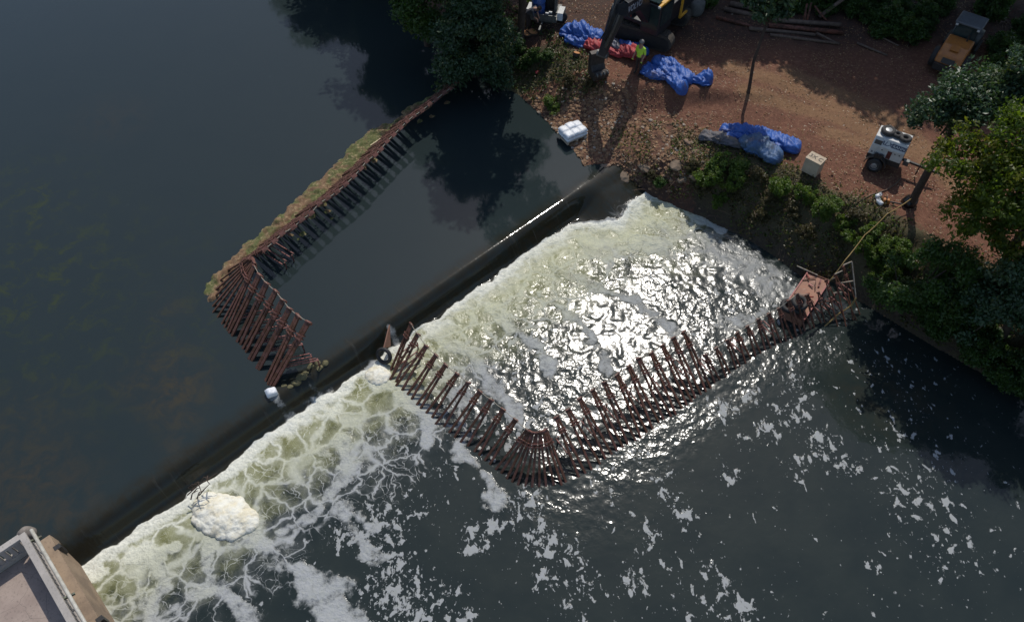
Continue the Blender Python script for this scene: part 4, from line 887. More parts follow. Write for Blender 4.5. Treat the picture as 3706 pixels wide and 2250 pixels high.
# --- rusty raft with tubes
RZ = .42
rc = [PV(*y4(q), RZ) for q in ((820, 262), (1275, 440), (745, 1265), (285, 1040))]
M_raft = NT('rusty_deck_plate'); t = M_raft; p = t.pos(); n1 = t.noise(p, 2.5, 7, .65).outputs[0]; n2 = t.noise(p, 11, 5, .7).outputs[0]
c = t.mix(t.ss(n1, .3, .7), (.33, .15, .09), (.24, .125, .085)); c = t.mix(t.ss(n2, .55, .75), c, (.36, .26, .20)); c = t.mix(t.ss(n1, .62, .75), c, (.12, .06, .04)); t.base(c); t.rough(.7); t.bump(n2, .3, .01)
m = MB(); rz_ = [q.copy() for q in rc]; m.add([(q.x, q.y, RZ) for q in rc] + [(q.x, q.y, -.15) for q in rc], [(0, 1, 2, 3), (7, 6, 5, 4)] + [(i, 4 + i, 4 + (i + 1) % 4, (i + 1) % 4) for i in range(4)])
raft = thing('raft', 'rusty orange steel raft moored at the bank end of the lower props', 'raft', (0, 0, 0))
m.build('deck_plate', t.m, raft, bevel=.02)
m = MB()
for i in range(4): MB().beam(rc[i] + Vector((0, 0, .02)), rc[(i + 1) % 4] + Vector((0, 0, .02)), .05, .05).build('edge_angle', M_rail if i % 2 else M_prop, raft)
cA = (PV(*y4((660, 860)), RZ + .35)); 
for k, (u, v, z_, tl, lb) in enumerate(((430, 960, .13, .1, 'lower left black inner tube on the rusty raft'), (600, 985, .13, -.1, 'bottom black inner tube of the pile on the raft'), (660, 890, .38, .12, 'top black inner tube of the pile on the raft'))):
    q = PV(*y4((u, v)), RZ + z_); o = MB().torus((0, 0, 0), .24, .10, 'Z', 36, 14).build('inner_tube', M_black, None, True); o.location = q; o.rotation_euler = (tl, tl * .7, 0); tag(o, lb, 'inner tube', 'inner tubes on the raft')
for k, (a, b, lb) in enumerate((((720, 415), (1000, 375), 'long thin rod lying across the far end of the raft'), ((845, 500), (935, 560), 'short dark rod in the middle of the raft'), ((1050, 560), (1100, 400), 'rusty clamp bar near the landward edge of the raft'), ((980, 640), (990, 440), 'thin bent bar near the clamp on the raft'), ((800, 290), (860, 385), 'dark bar at the upstream corner of the raft'), ((780, 720), (860, 705), 'upper red bar beside the tubes on the raft'), ((720, 745), (940, 870), 'dark red bar slanting past the tubes on the raft'), ((850, 770), (940, 775), 'lower red bar beside the tubes on the raft'), ((860, 845), (940, 885), 'red bar touching the top tube on the raft'))):
    o = MB().beam(PV(*y4(a), RZ + .05), PV(*y4(b), RZ + .06 + .02 * k), .03 + .02 * (k % 3), .04).build('steel_bar', (M_prop, M_rail, M_tie)[k % 3], None); tag(o, lb, 'bar', 'loose bars on the raft')
M_pale = basic('pale_galvanised_pole', (.34, .30, .24), (.22, .16, .11), 9, .6)
for a, za, b, zb_, lb in (((1385, 300), 1.7, (1545, 228), 1.75, 'short pale pole across the head of a slender prop'), ((1560, 112), 1.9, (1740, 38), 1.95, 'upper pale pole across the heads of the slender props'), ((1745, 38), 1.95, (1830, 800), .9, 'tall thin pole standing at the landward end of the props'), ((1280, 425), .5, (1390, 375), .7, 'stub of pale pole joining the raft to the props'), ((600, 128), .5, (1030, 320), .5, 'long pale pole floating at the upstream end of the raft'), ((1100, 890), .3, (1380, 835), .5, 'thin pole lying low behind the slender props'), ((1330, 695), .5, (1560, 670), .6, 'upper thin tie pole between the slender props'), ((1510, 480), 1.1, (1770, 440), 1.15, 'topmost thin tie pole between the slender props')):
    o = MB().tube([PV(*y4(a), za), PV(*y4(b), zb_)], .025, 8).build('pole', M_pale if za > .45 else M_prop, None); tag(o, lb, 'pole', 'thin poles about the slender props')
# --- things on the weir crest
y5 = zm(1000, 1100, 4.274)
m = MB(); a1, a2, a3 = PV(*y5((1738, 330)), ZU + .12), PV(*y5((1650, 690)), .55), PV(*y5((1750, 660)), .3); off = Vector((.05, .03, .02))
m.add([a1, a2, a3, a1 + off, a2 + off, a3 + off], [(0, 1, 2), (5, 4, 3), (0, 3, 4, 1), (1, 4, 5, 2), (2, 5, 3, 0)]); tag(m.build('steel_plate', M_raft.m, None), 'rusty triangular steel plate splitting the flow on the weir crest', 'plate')
q = PV(*y5((1665, 800)), .30); o = MB().torus((0, 0, 0), .27, .075, 'Z', 36, 12).build('inner_tube', M_black, None, True); o.location = q; o.rotation_euler = (R(58), R(-18), R(-15)); tag(o, 'black inner tube wedged upright at the foot of the weir plate', 'inner tube')
pillow(P(982, 1420, ZU + .10), (.40, .34, .34), .6, M_sack, 'pale_sack', 'wet pale sack caught on the crest by the last upper prop', 'sack', None, 12, (.2, .3))
M_moss = basic('mossy_rock', (.15, .13, .06), (.09, .085, .04), 5, .8, bump=.5)
def rock(px, py, z, r, label, mat=M_moss, sq=(1, .8, .5), group='mossy rocks on the crest'):
    q = P(px, py, z); m = MB(); bmesh.ops.create_icosphere(m.bm, subdivisions=2, radius=1); sd = rr.uniform(0, 99)
    for v in m.bm.verts:
        n = v.co.normalized(); k = 1 + 1.2 * (fbm(np.array([n.x * 1.6 + sd]), np.array([n.y * 1.3 + n.z * 1.1]), 3, 3)[0] - .5); v.co = Vector((n.x * sq[0], n.y * sq[1], n.z * sq[2])) * r * k
    o = m.build('rock', mat, None, False, .01); o.location = q; o.rotation_euler = (0, 0, rr.uniform(0, 6)); return tag(o, label, 'rock', group)
for px, py, r, lb in ((1176, 1316, .14, 'yellowish round rock at the right end of the crest rocks'), (1158, 1330, .12, 'small rock beside the yellowish round one'), (1150, 1312, .13, 'yellow rock at the tip of the lowest tie bars'), (1122, 1328, .15, 'mossy rock in the spray under the tie bars'), (1108, 1350, .13, 'dark mossy rock just below the spray'), (1092, 1365, .20, 'large flat tan rock in the middle of the crest rocks'), (1070, 1385, .20, 'long flat tan rock lying toward the pale sack'), (1052, 1398, .12, 'small tan rock at the lower end of the crest rocks'), (1028, 1395, .13, 'rock at the foot of the last upper prop')):
    rock(px, py, ZU - .02, r, lb)
m = MB(); rb = random.Random(3); y6 = zm(0, 1600, 2.302)
br = thing('snagged_branch', 'bare dark branch snagged on the weir crest above the cream foam', 'branch', (0, 0, 0))
for a, b in (((1560, 440), (1760, 290)), ((1590, 400), (1810, 255)), ((1600, 370), (1690, 330)), ((1640, 470), (1700, 400)), ((1660, 440), (1740, 350)), ((1680, 310), (1750, 300)), ((1570, 380), (1640, 350)), ((1590, 475), (1650, 400)), ((1730, 280), (1750, 350)), ((1650, 330), (1680, 420)), ((1610, 420), (1660, 380))):
    A = PV(*y6(a), .55); B = PV(*y6(b), .8); Mq = A.lerp(B, .5) + Vector((rb.uniform(-.06, .06), rb.uniform(-.06, .06), rb.uniform(0, .12)))
    MB().tube([A, Mq, B], [.022, .018, .01], 6).build('twig', M_bark, br)
# --- cream foam mounds
M_foam = NT('cream_foam'); t = M_foam; p = t.pos(); n1 = t.noise(p, 3, 6, .65).outputs[0]; n2 = t.noise(p, 16, 5, .7).outputs[0]
t.base(t.mix(t.ss(n1, .4, .65), (.76, .74, .64), (.68, .62, .46))); t.rough(.8); t.bump(n2, .6, .03)
def mound(poly, h, label, seed, z0=0.03):
    pw = pl(poly, .2); x0, y0 = pw.min(0) - .3; x1, y1 = pw.max(0) + .3; xs_ = np.arange(x0, x1, .025); ys_ = np.arange(y0, y1, .025); X_, Y_, F_ = grid(xs_, ys_)
    rs = np.random.RandomState(seed); Zd = np.full_like(X_, -.2)
    for r_ in (.36, .24, .15, .09):
        n = int(5.0 * (x1 - x0) * (y1 - y0) / r_ ** 2); cx = rs.uniform(x0, x1, n); cy = rs.uniform(y0, y1, n); din = np.where(inpoly(cx, cy, pw), pdist(cx, cy, pw), -1)
        for u, v, dd in zip(cx, cy, din):
            if dd < r_ * .35: continue
            rr_ = r_ * rs.uniform(.75, 1.15); k = np.hypot(X_ - u, Y_ - v) / rr_; lift_ = min(dd, .55) * .38 * h / .22 - rr_ * .30
            Zd = np.maximum(Zd, np.where(k < 1, np.sqrt(np.maximum(1 - k * k, 0)) * rr_ * .58 + lift_, -.2))
    Z_ = z0 + Zd + .06 * (fbm(X_ * 12, Y_ * 12, 3, seed) - .5); kp = Zd[F_].max(1) > -.19
    o = mesh_np('foam_mound', np.stack([X_, Y_, Z_], 1), F_[kp], M_foam.m, smooth=True); return tag(o, label, 'foam')
mound([(700, 1860), (705, 1815), (740, 1785), (800, 1790), (860, 1800), (905, 1850), (920, 1880), (880, 1920), (830, 1935), (770, 1925), (720, 1900)], .22, 'big cream foam heap below the snagged branch', 5)
mound([(1335, 1345), (1350, 1320), (1385, 1320), (1405, 1345), (1395, 1370), (1360, 1375)], .06, 'small cream foam heap beside the first props below the weir', 9)
# --- floating weed mat along the upper props
t = NT('floating_weed'); p = t.pos(); n1 = t.noise(p, 1.0, 5, .65, .5).outputs[0]; n2 = t.noise(p, 5.5, 5, .7, 1.2).outputs[0]; n3 = t.noise(p, 40, 3, .6).outputs[0]
c = t.mix(t.ss(n1, .44, .56), (.17, .095, .05), (.085, .095, .025)); c = t.mix(t.ss(n2, .5, .72), c, (.36, .27, .15)); c = t.mix(t.ss(n2, .30, .46, .9, 0), c, (.03, .025, .012)); c = t.mix(t.ss(n3, .55, .75, 0, .5), c, (.22, .23, .09))
t.base(c); t.rough(.9); t.bump(t.math('ADD', n2, t.math('MULTIPLY', n3, .4)), .8, .04); M_weed = t.m
outer = [(748, 1095), (742, 1050), (760, 1000), (800, 965), (842, 925), (868, 885), (925, 850), (985, 800), (1000, 785), (1050, 735), (1062, 715), (1110, 685), (1160, 640), (1190, 610), (1245, 560), (1262, 535), (1300, 495), (1350, 468), (1400, 445), (1440, 432), (1480, 385), (1520, 360), (1560, 335), (1600, 300), (1625, 300), (1690, 255)]
inner = [(1710, 262), (1640, 312), (1560, 385), (1470, 455), (1400, 500), (1320, 580), (1240, 660), (1150, 730), (1060, 800), (970, 880), (890, 950), (830, 1000), (800, 1050), (770, 1100)]
pw = pl(outer + inner, ZU); x0, y0 = pw.min(0) - .2; x1, y1 = pw.max(0) + .2
X_, Y_, F_ = grid(np.arange(x0, x1, .06), np.arange(y0, y1, .06))
ed = np.where(inpoly(X_, Y_, pw), 1, -1) * pdist(X_, Y_, np.vstack([pw, pw[:1]])) + .05 + .55 * (fbm(X_ * 2.2, Y_ * 2.2, 4, 15) - .5)
for q, r_ in (((1050, 850), .30), ((1090, 850), .25), ((1130, 785), .25), ((1160, 735), .3), ((1185, 765), .2), ((1200, 790), .12), ((955, 950), .12), ((1320, 610), .2), ((1360, 580), .18), ((1520, 440), .25), ((1570, 420), .2), ((1620, 370), .2), ((975, 1375), .0), ((930, 1345), .15), ((908, 1300), .12)):
    w_ = P(*q, ZU); ed = np.maximum(ed, r_ - np.hypot(X_ - w_[0], Y_ - w_[1]) + .5 * (fbm(X_ * 3, Y_ * 3, 4, 16) - .5))
Z_ = ZU - .05 + sst(-.02, .2, ed) * (.03 + .24 * fbm(X_ * 5, Y_ * 5, 4, 18) ** 1.5); kp = ed[F_].max(1) > -.02
tag(mesh_np('weed_mat', np.stack([X_, Y_, Z_], 1), F_[kp], M_weed, smooth=True), kind='stuff')
o = MB().beam(PV(1341, 527, ZU + .14), PV(1394, 491, ZU + .16), .045, .045).build('stick', basic('bare_pale_wood', (.62, .50, .30), (.52, .42, .25), 5, .7), None); tag(o, 'pale stripped stick lying on the weed mat', 'stick')

# ------------------------------------------------------------------ people
M_skin = basic('skin', (.36, .20, .14), (.30, .165, .11), 6, .5)
def person(loc_, rz, J, E, RAD, matof, mats, label, hair=None):
    keys = list(J); me = bpy.data.meshes.new('person'); me.from_pydata([J[k] for k in keys], [(keys.index(a), keys.index(b)) for a, b in E], [])
    o = link(bpy.data.objects.new('person', me)); o.modifiers.new('skin', 'SKIN'); s_ = o.modifiers.new('sub', 'SUBSURF'); s_.levels = 2; s_.render_levels = 2
    for i, k in enumerate(keys):
        r = RAD[k]; o.data.skin_vertices[0].data[i].radius = r if isinstance(r, tuple) else (r, r); o.data.skin_vertices[0].data[i].use_root = (k == 'pelvis')
    dg = bpy.context.evaluated_depsgraph_get(); dg.update(); nm = bpy.data.meshes.new_from_object(o.evaluated_get(dg)); o.modifiers.clear(); o.data = nm
    for mm in mats: nm.materials.append(mm)
    segs = [(Vector(J[a]), Vector(J[b]), matof(a, b)) for a, b in E]
    for f in nm.polygons:
        c = f.center; best = (9, 0)
        for a, b, mi in segs:
            d = b - a; u = max(0, min(1, (c - a).dot(d) / d.length_squared)); dist = (c - a - d * u).length
            if dist < best[0]: best = (dist, mi)
        f.material_index = best[1]; f.use_smooth = True
    o.location = loc_; o.rotation_euler = (0, 0, rz); return tag(o, label, 'person')
def fingers(J, E, RAD, wrist, d, s_, pre):
    d = Vector(d).normalized(); side = d.cross(Vector((0, 0, 1)));
    if side.length < .1: side = Vector((1, 0, 0))
    side.normalize(); pal = Vector(J[wrist]) + d * .07; J[pre + 'palm'] = pal; E.append((wrist, pre + 'palm')); RAD[pre + 'palm'] = (.040, .022)
    for k in range(4):
        b = pal + d * .05 + side * (.024 * (k - 1.5)); c = b + d * (.04 - .004 * abs(k - 1.3)) + Vector((0, 0, -.012))
        J[pre + 'f%da' % k] = b; J[pre + 'f%db' % k] = c; E += [(pre + 'palm', pre + 'f%da' % k), (pre + 'f%da' % k, pre + 'f%db' % k)]; RAD[pre + 'f%da' % k] = .010; RAD[pre + 'f%db' % k] = .008
    tb = pal + side * (.05 * s_) + d * .01; J[pre + 't'] = tb; E.append((pre + 'palm', pre + 't')); RAD[pre + 't'] = .010
RADB = dict(pelvis=(.16, .11), chest=(.19, .12), neck=.06, chin=.075, head=.10, lsh=.075, rsh=.075, lel=.05, rel=.05, lwr=.034, rwr=.034, lhip=.095, rhip=.095, lkn=.062, rkn=.062, lan=.045, ran=.045, lto=.04, rto=.04, belly=(.165, .11))
EB = [('pelvis', 'belly'), ('belly', 'chest'), ('chest', 'neck'), ('neck', 'chin'), ('chin', 'head'), ('chest', 'lsh'), ('chest', 'rsh'), ('lsh', 'lel'), ('lel', 'lwr'), ('rsh', 'rel'), ('rel', 'rwr'), ('pelvis', 'lhip'), ('pelvis', 'rhip'), ('lhip', 'lkn'), ('lkn', 'lan'), ('rhip', 'rkn'), ('rkn', 'ran'), ('lan', 'lto'), ('ran', 'rto')]
def matof(a, b):
    s_ = {a, b}
    if s_ & {'lto', 'rto'}: return 3
    if s_ & {'lhip', 'rhip', 'lkn', 'rkn', 'lan', 'ran'}: return 2
    if s_ & {'neck', 'chin', 'head'}: return 0
    if any('palm' in k or k in ('lwr', 'rwr') for k in s_): return 0
    return 1
M_hiv = basic('hi_vis_yellow_shirt', (.50, .80, .06), (.42, .68, .05), 6, .7); M_trou = basic('dark_trousers', (.03, .022, .02), (.045, .03, .026), 6, .85); M_boot = basic('dark_boots', (.02, .016, .014), (.035, .025, .02), 6, .7)
M_tee = basic('dark_grey_shirt', (.05, .05, .062), (.065, .065, .075), 6, .85); M_hair = basic('grey_cap', (.22, .21, .20), (.16, .15, .15), 12, .85); M_dhair = basic('dark_hair', (.03, .022, .018), (.05, .035, .03), 16, .8)
J = dict(pelvis=(0, 0, .93), belly=(0, 0, 1.10), chest=(0, .02, 1.33), neck=(0, .0, 1.50), chin=(0, -.03, 1.60), head=(0, -.02, 1.69), lsh=(.19, .02, 1.40), rsh=(-.19, .02, 1.40), lel=(.25, .04, 1.13), lwr=(.23, -.12, .94), rel=(-.25, .04, 1.13), rwr=(-.24, -.14, .95), lhip=(.10, 0, .88), rhip=(-.10, 0, .88), lkn=(.12, -.03, .49), rkn=(-.11, .03, .49), lan=(.13, .02, .09), ran=(-.12, .06, .09), lto=(.14, -.16, .04), rto=(-.13, -.11, .04))
E_ = list(EB); RD = dict(RADB); fingers(J, E_, RD, 'lwr', (0, -.5, -.8), -1, 'l'); fingers(J, E_, RD, 'rwr', (0, -.5, -.8), 1, 'r')
def face(o, c, fwd, hairmat, name):
    c = Vector(c); f = Vector(fwd).normalized(); s_ = f.cross(Vector((0, 0, 1))).normalized(); u = s_.cross(f)
    m = MB(); bmesh.ops.create_icosphere(m.bm, subdivisions=3, radius=.122)
    for v in list(m.bm.verts):
        if v.co.z < -.02 and v.co.dot(f) > -.06: v.co *= .80
        elif v.co.z < -.05: v.co *= .84
        v.co = v.co + c - f * .012 + u * .02
    m.build(name, hairmat, o, True)
    m = MB(); m.box(c + f * .112 - u * .02, (.03, .03, .05), taper=.5); m.build('nose', M_skin, o)
    for k in (-1, 1):
        MB().box(c + f * .100 + s_ * (.035 * k) + u * .015, (.022, .012, .012)).build('eye', M_black, o); MB().box(c + s_ * (.108 * k) - u * .01, (.02, .035, .06)).build('ear', M_skin, o)
    MB().box(c + f * .100 - u * .065, (.05, .012, .012)).build('mouth', M_rail, o)
pq = G(2306, 268); pe = person(pq, R(-40), J, E_, RD, matof, [M_skin, M_hiv, M_trou, M_boot], 'man in a hi-vis yellow shirt and dark trousers standing by the red tarpaulin'); face(pe, J['head'], (0, -1, -.1), M_hair, 'cap')
J = dict(pelvis=(0, .12, .92), belly=(0, .02, 1.06), chest=(0, -.22, 1.20), neck=(0, -.38, 1.26), chin=(0, -.47, 1.27), head=(0, -.53, 1.30), lsh=(.19, -.26, 1.24), rsh=(-.19, -.26, 1.24), lel=(.25, -.34, .98), lwr=(.16, -.45, .78), rel=(-.25, -.34, .98), rwr=(-.12, -.48, .78), lhip=(.10, .12, .88), rhip=(-.10, .10, .88), lkn=(.14, .0, .48), rkn=(-.14, .02, .48), lan=(.16, .08, .09), ran=(-.15, .10, .09), lto=(.18, -.10, .04), rto=(-.17, -.08, .04))
E_ = list(EB); RD = dict(RADB); fingers(J, E_, RD, 'lwr', (0, -.3, -.9), -1, 'l'); fingers(J, E_, RD, 'rwr', (0, -.3, -.9), 1, 'r')
pq = G(1913, 112); pe = person(pq, R(70), J, E_, RD, matof, [M_skin, M_tee, M_trou, M_boot], 'man in a dark shirt stooping beside the tree trunk and pump trailer'); face(pe, J['head'], (0, -.7, -.6), M_dhair, 'hair')
# ------------------------------------------------------------------ vegetation
def leafmat(name, dark, light, trans, yellow=(.14, .13, .02)):
    m_ = bpy.data.materials.new(name); m_.use_nodes = True; t_ = m_.node_tree; b_ = t_.nodes['Principled BSDF']; o_ = t_.nodes['Material Output']
    at = t_.nodes.new('ShaderNodeAttribute'); at.attribute_name = 'tint'; sp = t_.nodes.new('ShaderNodeSeparateColor'); t_.links.new(at.outputs['Color'], sp.inputs[0])
    mx = t_.nodes.new('ShaderNodeMix'); mx.data_type = 'RGBA'; t_.links.new(sp.outputs[0], mx.inputs[0]); mx.inputs[6].default_value = dark + (1,); mx.inputs[7].default_value = light + (1,)
    m2 = t_.nodes.new('ShaderNodeMix'); m2.data_type = 'RGBA'; t_.links.new(sp.outputs[1], m2.inputs[0]); t_.links.new(mx.outputs[2], m2.inputs[6]); m2.inputs[7].default_value = yellow + (1,)
    t_.links.new(m2.outputs[2], b_.inputs['Base Color']); b_.inputs['Roughness'].default_value = .42; b_.inputs['Specular IOR Level'].default_value = .45
    tr = t_.nodes.new('ShaderNodeBsdfTranslucent'); sc_ = t_.nodes.new('ShaderNodeMix'); sc_.data_type = 'RGBA'; sc_.blend_type = 'MULTIPLY'; sc_.inputs[0].default_value = 1; t_.links.new(m2.outputs[2], sc_.inputs[6]); sc_.inputs[7].default_value = (1.5, 1.7, .7, 1)
    t_.links.new(sc_.outputs[2], tr.inputs['Color']); ms = t_.nodes.new('ShaderNodeMixShader'); ms.inputs[0].default_value = trans
    t_.links.new(b_.outputs[0], ms.inputs[1]); t_.links.new(tr.outputs[0], ms.inputs[2]); t_.links.new(ms.outputs[0], o_.inputs['Surface']); return m_
M_lf_dark = leafmat('dark_blue_green_leaves', (.028, .055, .026), (.058, .105, .048), .30)
M_lf_mid = leafmat('mid_green_leaves', (.030, .062, .013), (.07, .13, .026), .42)
M_lf_yel = leafmat('yellow_green_leaves', (.04, .075, .012), (.15, .19, .025), .6, (.26, .19, .025))
M_lf_shrub = leafmat('shrub_leaves', (.055, .095, .016), (.14, .21, .032), .5, (.16, .13, .03))
M_lf_dry = leafmat('dry_brush_leaves', (.055, .045, .018), (.10, .085, .03), .3, (.20, .13, .06))
def leaves(rs, tips, rad, n, size, up=.6, flat=1.0):
    k = len(tips); idx = np.repeat(np.arange(k), n); N = len(idx)
    d = rs.normal(size=(N, 3)); d /= np.linalg.norm(d, axis=1)[:, None]; r_ = rs.rand(N) ** .45
    c = tips[idx] + d * (r_ * rad[idx])[:, None] * np.array([1, 1, .72 * flat])
    nrm = rs.normal(size=(N, 3)) * .75 + np.array([0, 0, up]) + d * .35; nrm /= np.linalg.norm(nrm, axis=1)[:, None]
    a = np.cross(nrm, rs.normal(size=(N, 3))); a /= np.linalg.norm(a, axis=1)[:, None]; b = np.cross(nrm, a)
    s_ = size * rs.uniform(.6, 1.35, N)[:, None]
    V = np.stack([c - a * s_, c + b * s_ * .52 - nrm * s_ * .12, c + a * s_, c - b * s_ * .52 - nrm * s_ * .12], 1).reshape(-1, 3)
    F = np.arange(4 * N).reshape(N, 4)
    tc = rs.rand(k)[idx] * .55 + rs.rand(N) * .45; ty = np.clip((rs.rand(k)[idx] - .72) * 2.2, 0, 1) * rs.rand(N)
    col = np.repeat(np.stack([tc, ty, rs.rand(N), np.ones(N)], 1), 4, 0)
    return V, F, col
def tree(name, label, loc_, h, lobes, seed, mat, leaf=.13, ntip=150, npl=70, tr_=.16, lean=(0, 0), group=None, cat='tree', trunk=True, crad=.55, fork=None, up=.6):
    rs = np.random.RandomState(seed); o = thing(name, label, cat, loc_, 0, group)
    tips = []; vol = np.array([l[3] * l[4] * l[5] for l in lobes]); ps = vol / vol.sum()
    while len(tips) < ntip:
        l = lobes[rs.choice(len(lobes), p=ps)]; d = rs.normal(size=3); d /= np.linalg.norm(d); r_ = rs.uniform(.35, 1.0) ** .6
        k = 1 + .45 * (fbm(np.array([d[0] * 1.8 + seed]), np.array([d[1] * 1.8 + d[2] * 2.1]), 2, seed)[0] - .5) * 2
        q = np.array(l[:3]) + d * r_ * np.array(l[3:6]) * k
        if fbm(np.array([q[0] * .75 + seed * 3]), np.array([q[1] * .75 + q[2] * .8]), 2, 3)[0] > .36: tips.append(q)
    tips = np.array(tips); rad = rs.uniform(.55, 1.2, len(tips)) * crad
    V, F, col = leaves(rs, tips, rad, npl, leaf, up)
    c = mesh_np('crown', V, F, mat, o); setcol(c, 'tint', col)
    if trunk:
        m = MB(); cen = np.array(lobes[0][:3]); fk = h * .45 if fork is None else fork
        base = Vector((0, 0, -.3)); top = Vector((lean[0], lean[1], fk)); mid = base.lerp(top, .5) + Vector((rs.uniform(-.1, .1), rs.uniform(-.1, .1), 0))
        m.tube([base, Vector((0, 0, .1)), mid, top], [tr_ * 1.4, tr_ * 1.1, tr_ * .95, tr_ * .75], 10)
        sel = rs.choice(len(tips), min(len(tips), 26), replace=False)
        for l in lobes:
            e = Vector(l[:3]); mm = top.lerp(e, .5) + Vector((rs.uniform(-.3, .3), rs.uniform(-.3, .3), .1)); m.tube([top, mm, e], [tr_ * .6, tr_ * .42, tr_ * .2], 8)
        for i in sel:
            l = min(lobes, key=lambda L_: np.linalg.norm(np.array(L_[:3]) - tips[i])); s_ = top.lerp(Vector(l[:3]), rs.uniform(.3, .9)); e = Vector(tips[i]); mm = s_.lerp(e, .5) + Vector((0, 0, rs.uniform(-.1, .2))); m.tube([s_, mm, e], [tr_ * .24, tr_ * .16, tr_ * .06], 5)
        m.build('trunk', M_bark, o, True)
    return o
def at(x, y): return Vector((x, y, tz(x, y)))
# trees seen in the photograph
tree('bank_tree', 'dense dark green tree overhanging the upper pool beside the long prop row', at(-1.9, 33.4), 7, [(.1, -.9, 3.0, 1.9, 1.7, 2.5), (-.9, -1.6, 2.1, 1.1, 1.1, 1.4), (1.2, -1.2, 2.0, .9, .9, 1.6), (.3, -.2, 5.2, 1.6, 1.6, 1.7)], 11, M_lf_dark, .085, 320, 115, .17, fork=1.8)
tree('bank_tree', 'lighter green tree overhanging the water left of the dense dark one', at(-4.4, 36.0), 7, [(.1, -1.7, 3.6, 1.5, 1.4, 1.7), (-.2, -.9, 5.6, 1.6, 1.5, 1.6), (.8, -1.3, 2.2, 1.1, 1.0, 1.0)], 12, M_lf_mid, .085, 190, 110, .16, fork=2.0)
tree('tall_tree', 'tall bare lower trunk standing beside the stooping man', G(1884, 150), 13, [(0, 0, 9.5, 1.9, 1.9, 2.8), (-.8, .5, 7.5, 1.2, 1.2, 1.2), (1.0, .3, 8.2, 1.2, 1.2, 1.3), (-.2, .1, 12, 1.3, 1.3, 1.3)], 13, M_lf_dark, .13, 170, 60, .17, (.25, .2), fork=6.5)
tree('sapling', 'thin young tree standing alone on the open soil left of the pole stack', G(2708, 335), 6, [(-.1, .1, 5.0, 1.0, 1.0, 1.3), (.3, .2, 4.0, .6, .6, .5), (-.4, -.2, 6.0, .8, .8, .8)], 14, M_lf_dark, .11, 60, 55, .075, (-.05, .05), crad=.42, fork=3.4)
tree('oak_tree', 'blue green oak with straight dark trunk beside the compressor drawbar', G(3292, 745), 9.5, [(.4, .0, 5.4, 1.3, 1.3, 1.0), (-1.0, .1, 4.9, .95, .9, .75), (1.6, .2, 5.4, 1.2, 1.1, 1.0), (1.7, .2, 6.7, .75, .75, .9), (-.6, -.4, 4.0, .8, .7, .5)], 15, M_lf_dark, .078, 190, 110, .15, (.1, .1), fork=4.1, crad=.45)
tree('bank_tree', 'yellow green tree in front of the oak at the right edge', at(18.4, 19.3), 9, [(-1.4, -.3, 5.0, 1.9, 1.7, 1.3), (.3, .0, 6.0, 1.9, 1.8, 1.3), (-1.0, -1.0, 3.2, 1.5, 1.2, 1.1), (.9, -.6, 3.6, 1.5, 1.3, 1.3), (-.4, .5, 6.9, 1.2, 1.2, .9), (-2.6, .9, 4.8, 1.5, 1.3, 1.0), (-1.2, 1.0, 6.2, 1.6, 1.4, .9), (-2.4, -.2, 3.3, 1.1, 1.1, .9)], 16, M_lf_yel, .078, 310, 115, .17, (-.3, 0), fork=3.0, crad=.5)
tree('bank_tree', 'bright green bushy tree leaning over the water below the slender props', at(15.2, 18.9), 4.5, [(-.2, -.4, 2.0, 1.3, 1.0, 1.1), (.9, -.8, 1.8, 1.2, 1.0, 1.2), (-.8, .2, 1.5, .8, .8, .9), (.3, -.6, 3.2, 1.2, 1.0, .8), (1.6, -1.3, 2.4, 1.1, .9, 1.0)], 17, M_lf_mid, .068, 270, 125, .12, (-.1, -.1), fork=1.0, crad=.42)
tree('bank_tree', 'dark green tree overhanging the shaded water at the right edge', at(18.2, 17.1), 6, [(-.4, -.3, 3.0, 1.7, 1.5, 1.5), (1.0, -.9, 2.6, 1.5, 1.3, 1.5), (-1.4, -.2, 1.9, 1.1, 1.0, 1.1), (.4, .2, 4.3, 1.4, 1.3, 1.0)], 18, M_lf_dark, .075, 290, 115, .15, fork=1.6, crad=.48)
tree('bank_tree', 'dark overhanging tree lowest on the right bank near the frame edge', at(20.6, 14.8), 5, [(-.3, -.6, 2.4, 1.5, 1.3, 1.3), (.9, -.6, 3.2, 1.4, 1.3, 1.3), (-.9, -1.2, 1.3, .8, .8, .7)], 19, M_lf_dark, .075, 190, 110, .14, fork=1.4, crad=.45)
tree('bank_tree', 'shaded tree between the oak and the orange roller at the right edge', at(24.6, 28.6), 7, [(0, -.4, 4.2, 1.9, 1.7, 1.6), (-1.0, .3, 2.6, 1.1, 1.1, 1.1), (.8, .2, 5.8, 1.4, 1.3, 1.2)], 20, M_lf_mid, .12, 170, 65, .15, fork=2.2)
# tall trees beyond the frame (they shade the bank and show in the pool)
protos = []
for i, (sd, mt) in enumerate(((31, M_lf_dark), (32, M_lf_mid), (33, M_lf_dark))):
    rs = np.random.RandomState(sd); lb = [(rs.uniform(-1.2, 1.2), rs.uniform(-1.2, 1.2), z_, rs.uniform(2.0, 2.9), rs.uniform(2.0, 2.9), rs.uniform(1.5, 2.2)) for z_ in (5.0, 7.0, 8.8, 10.6, 12.4)] + [(0, 0, 14, 1.6, 1.6, 1.5)]
    protos.append((lb, sd, mt))
far = [(-3.5, 44), (1.0, 47), (12.5, 45.0), (17.0, 45.5), (21.0, 42), (25.5, 45), (30, 42), (10.5, 53), (17.6, 42.0), (27.5, 38.5), (31, 32.5), (24.0, 39.8), (33, 25.5), (-8.5, 47), (-12, 52), (-17, 60), (-23, 71), (-30, 86), (-41, 112), (35, 36), (5.5, 57), (13.5, 44.5), (-55, 150), (9.0, 47.5), (-5.8, 40.5), (-7.6, 43.5), (-12.5, 57)]
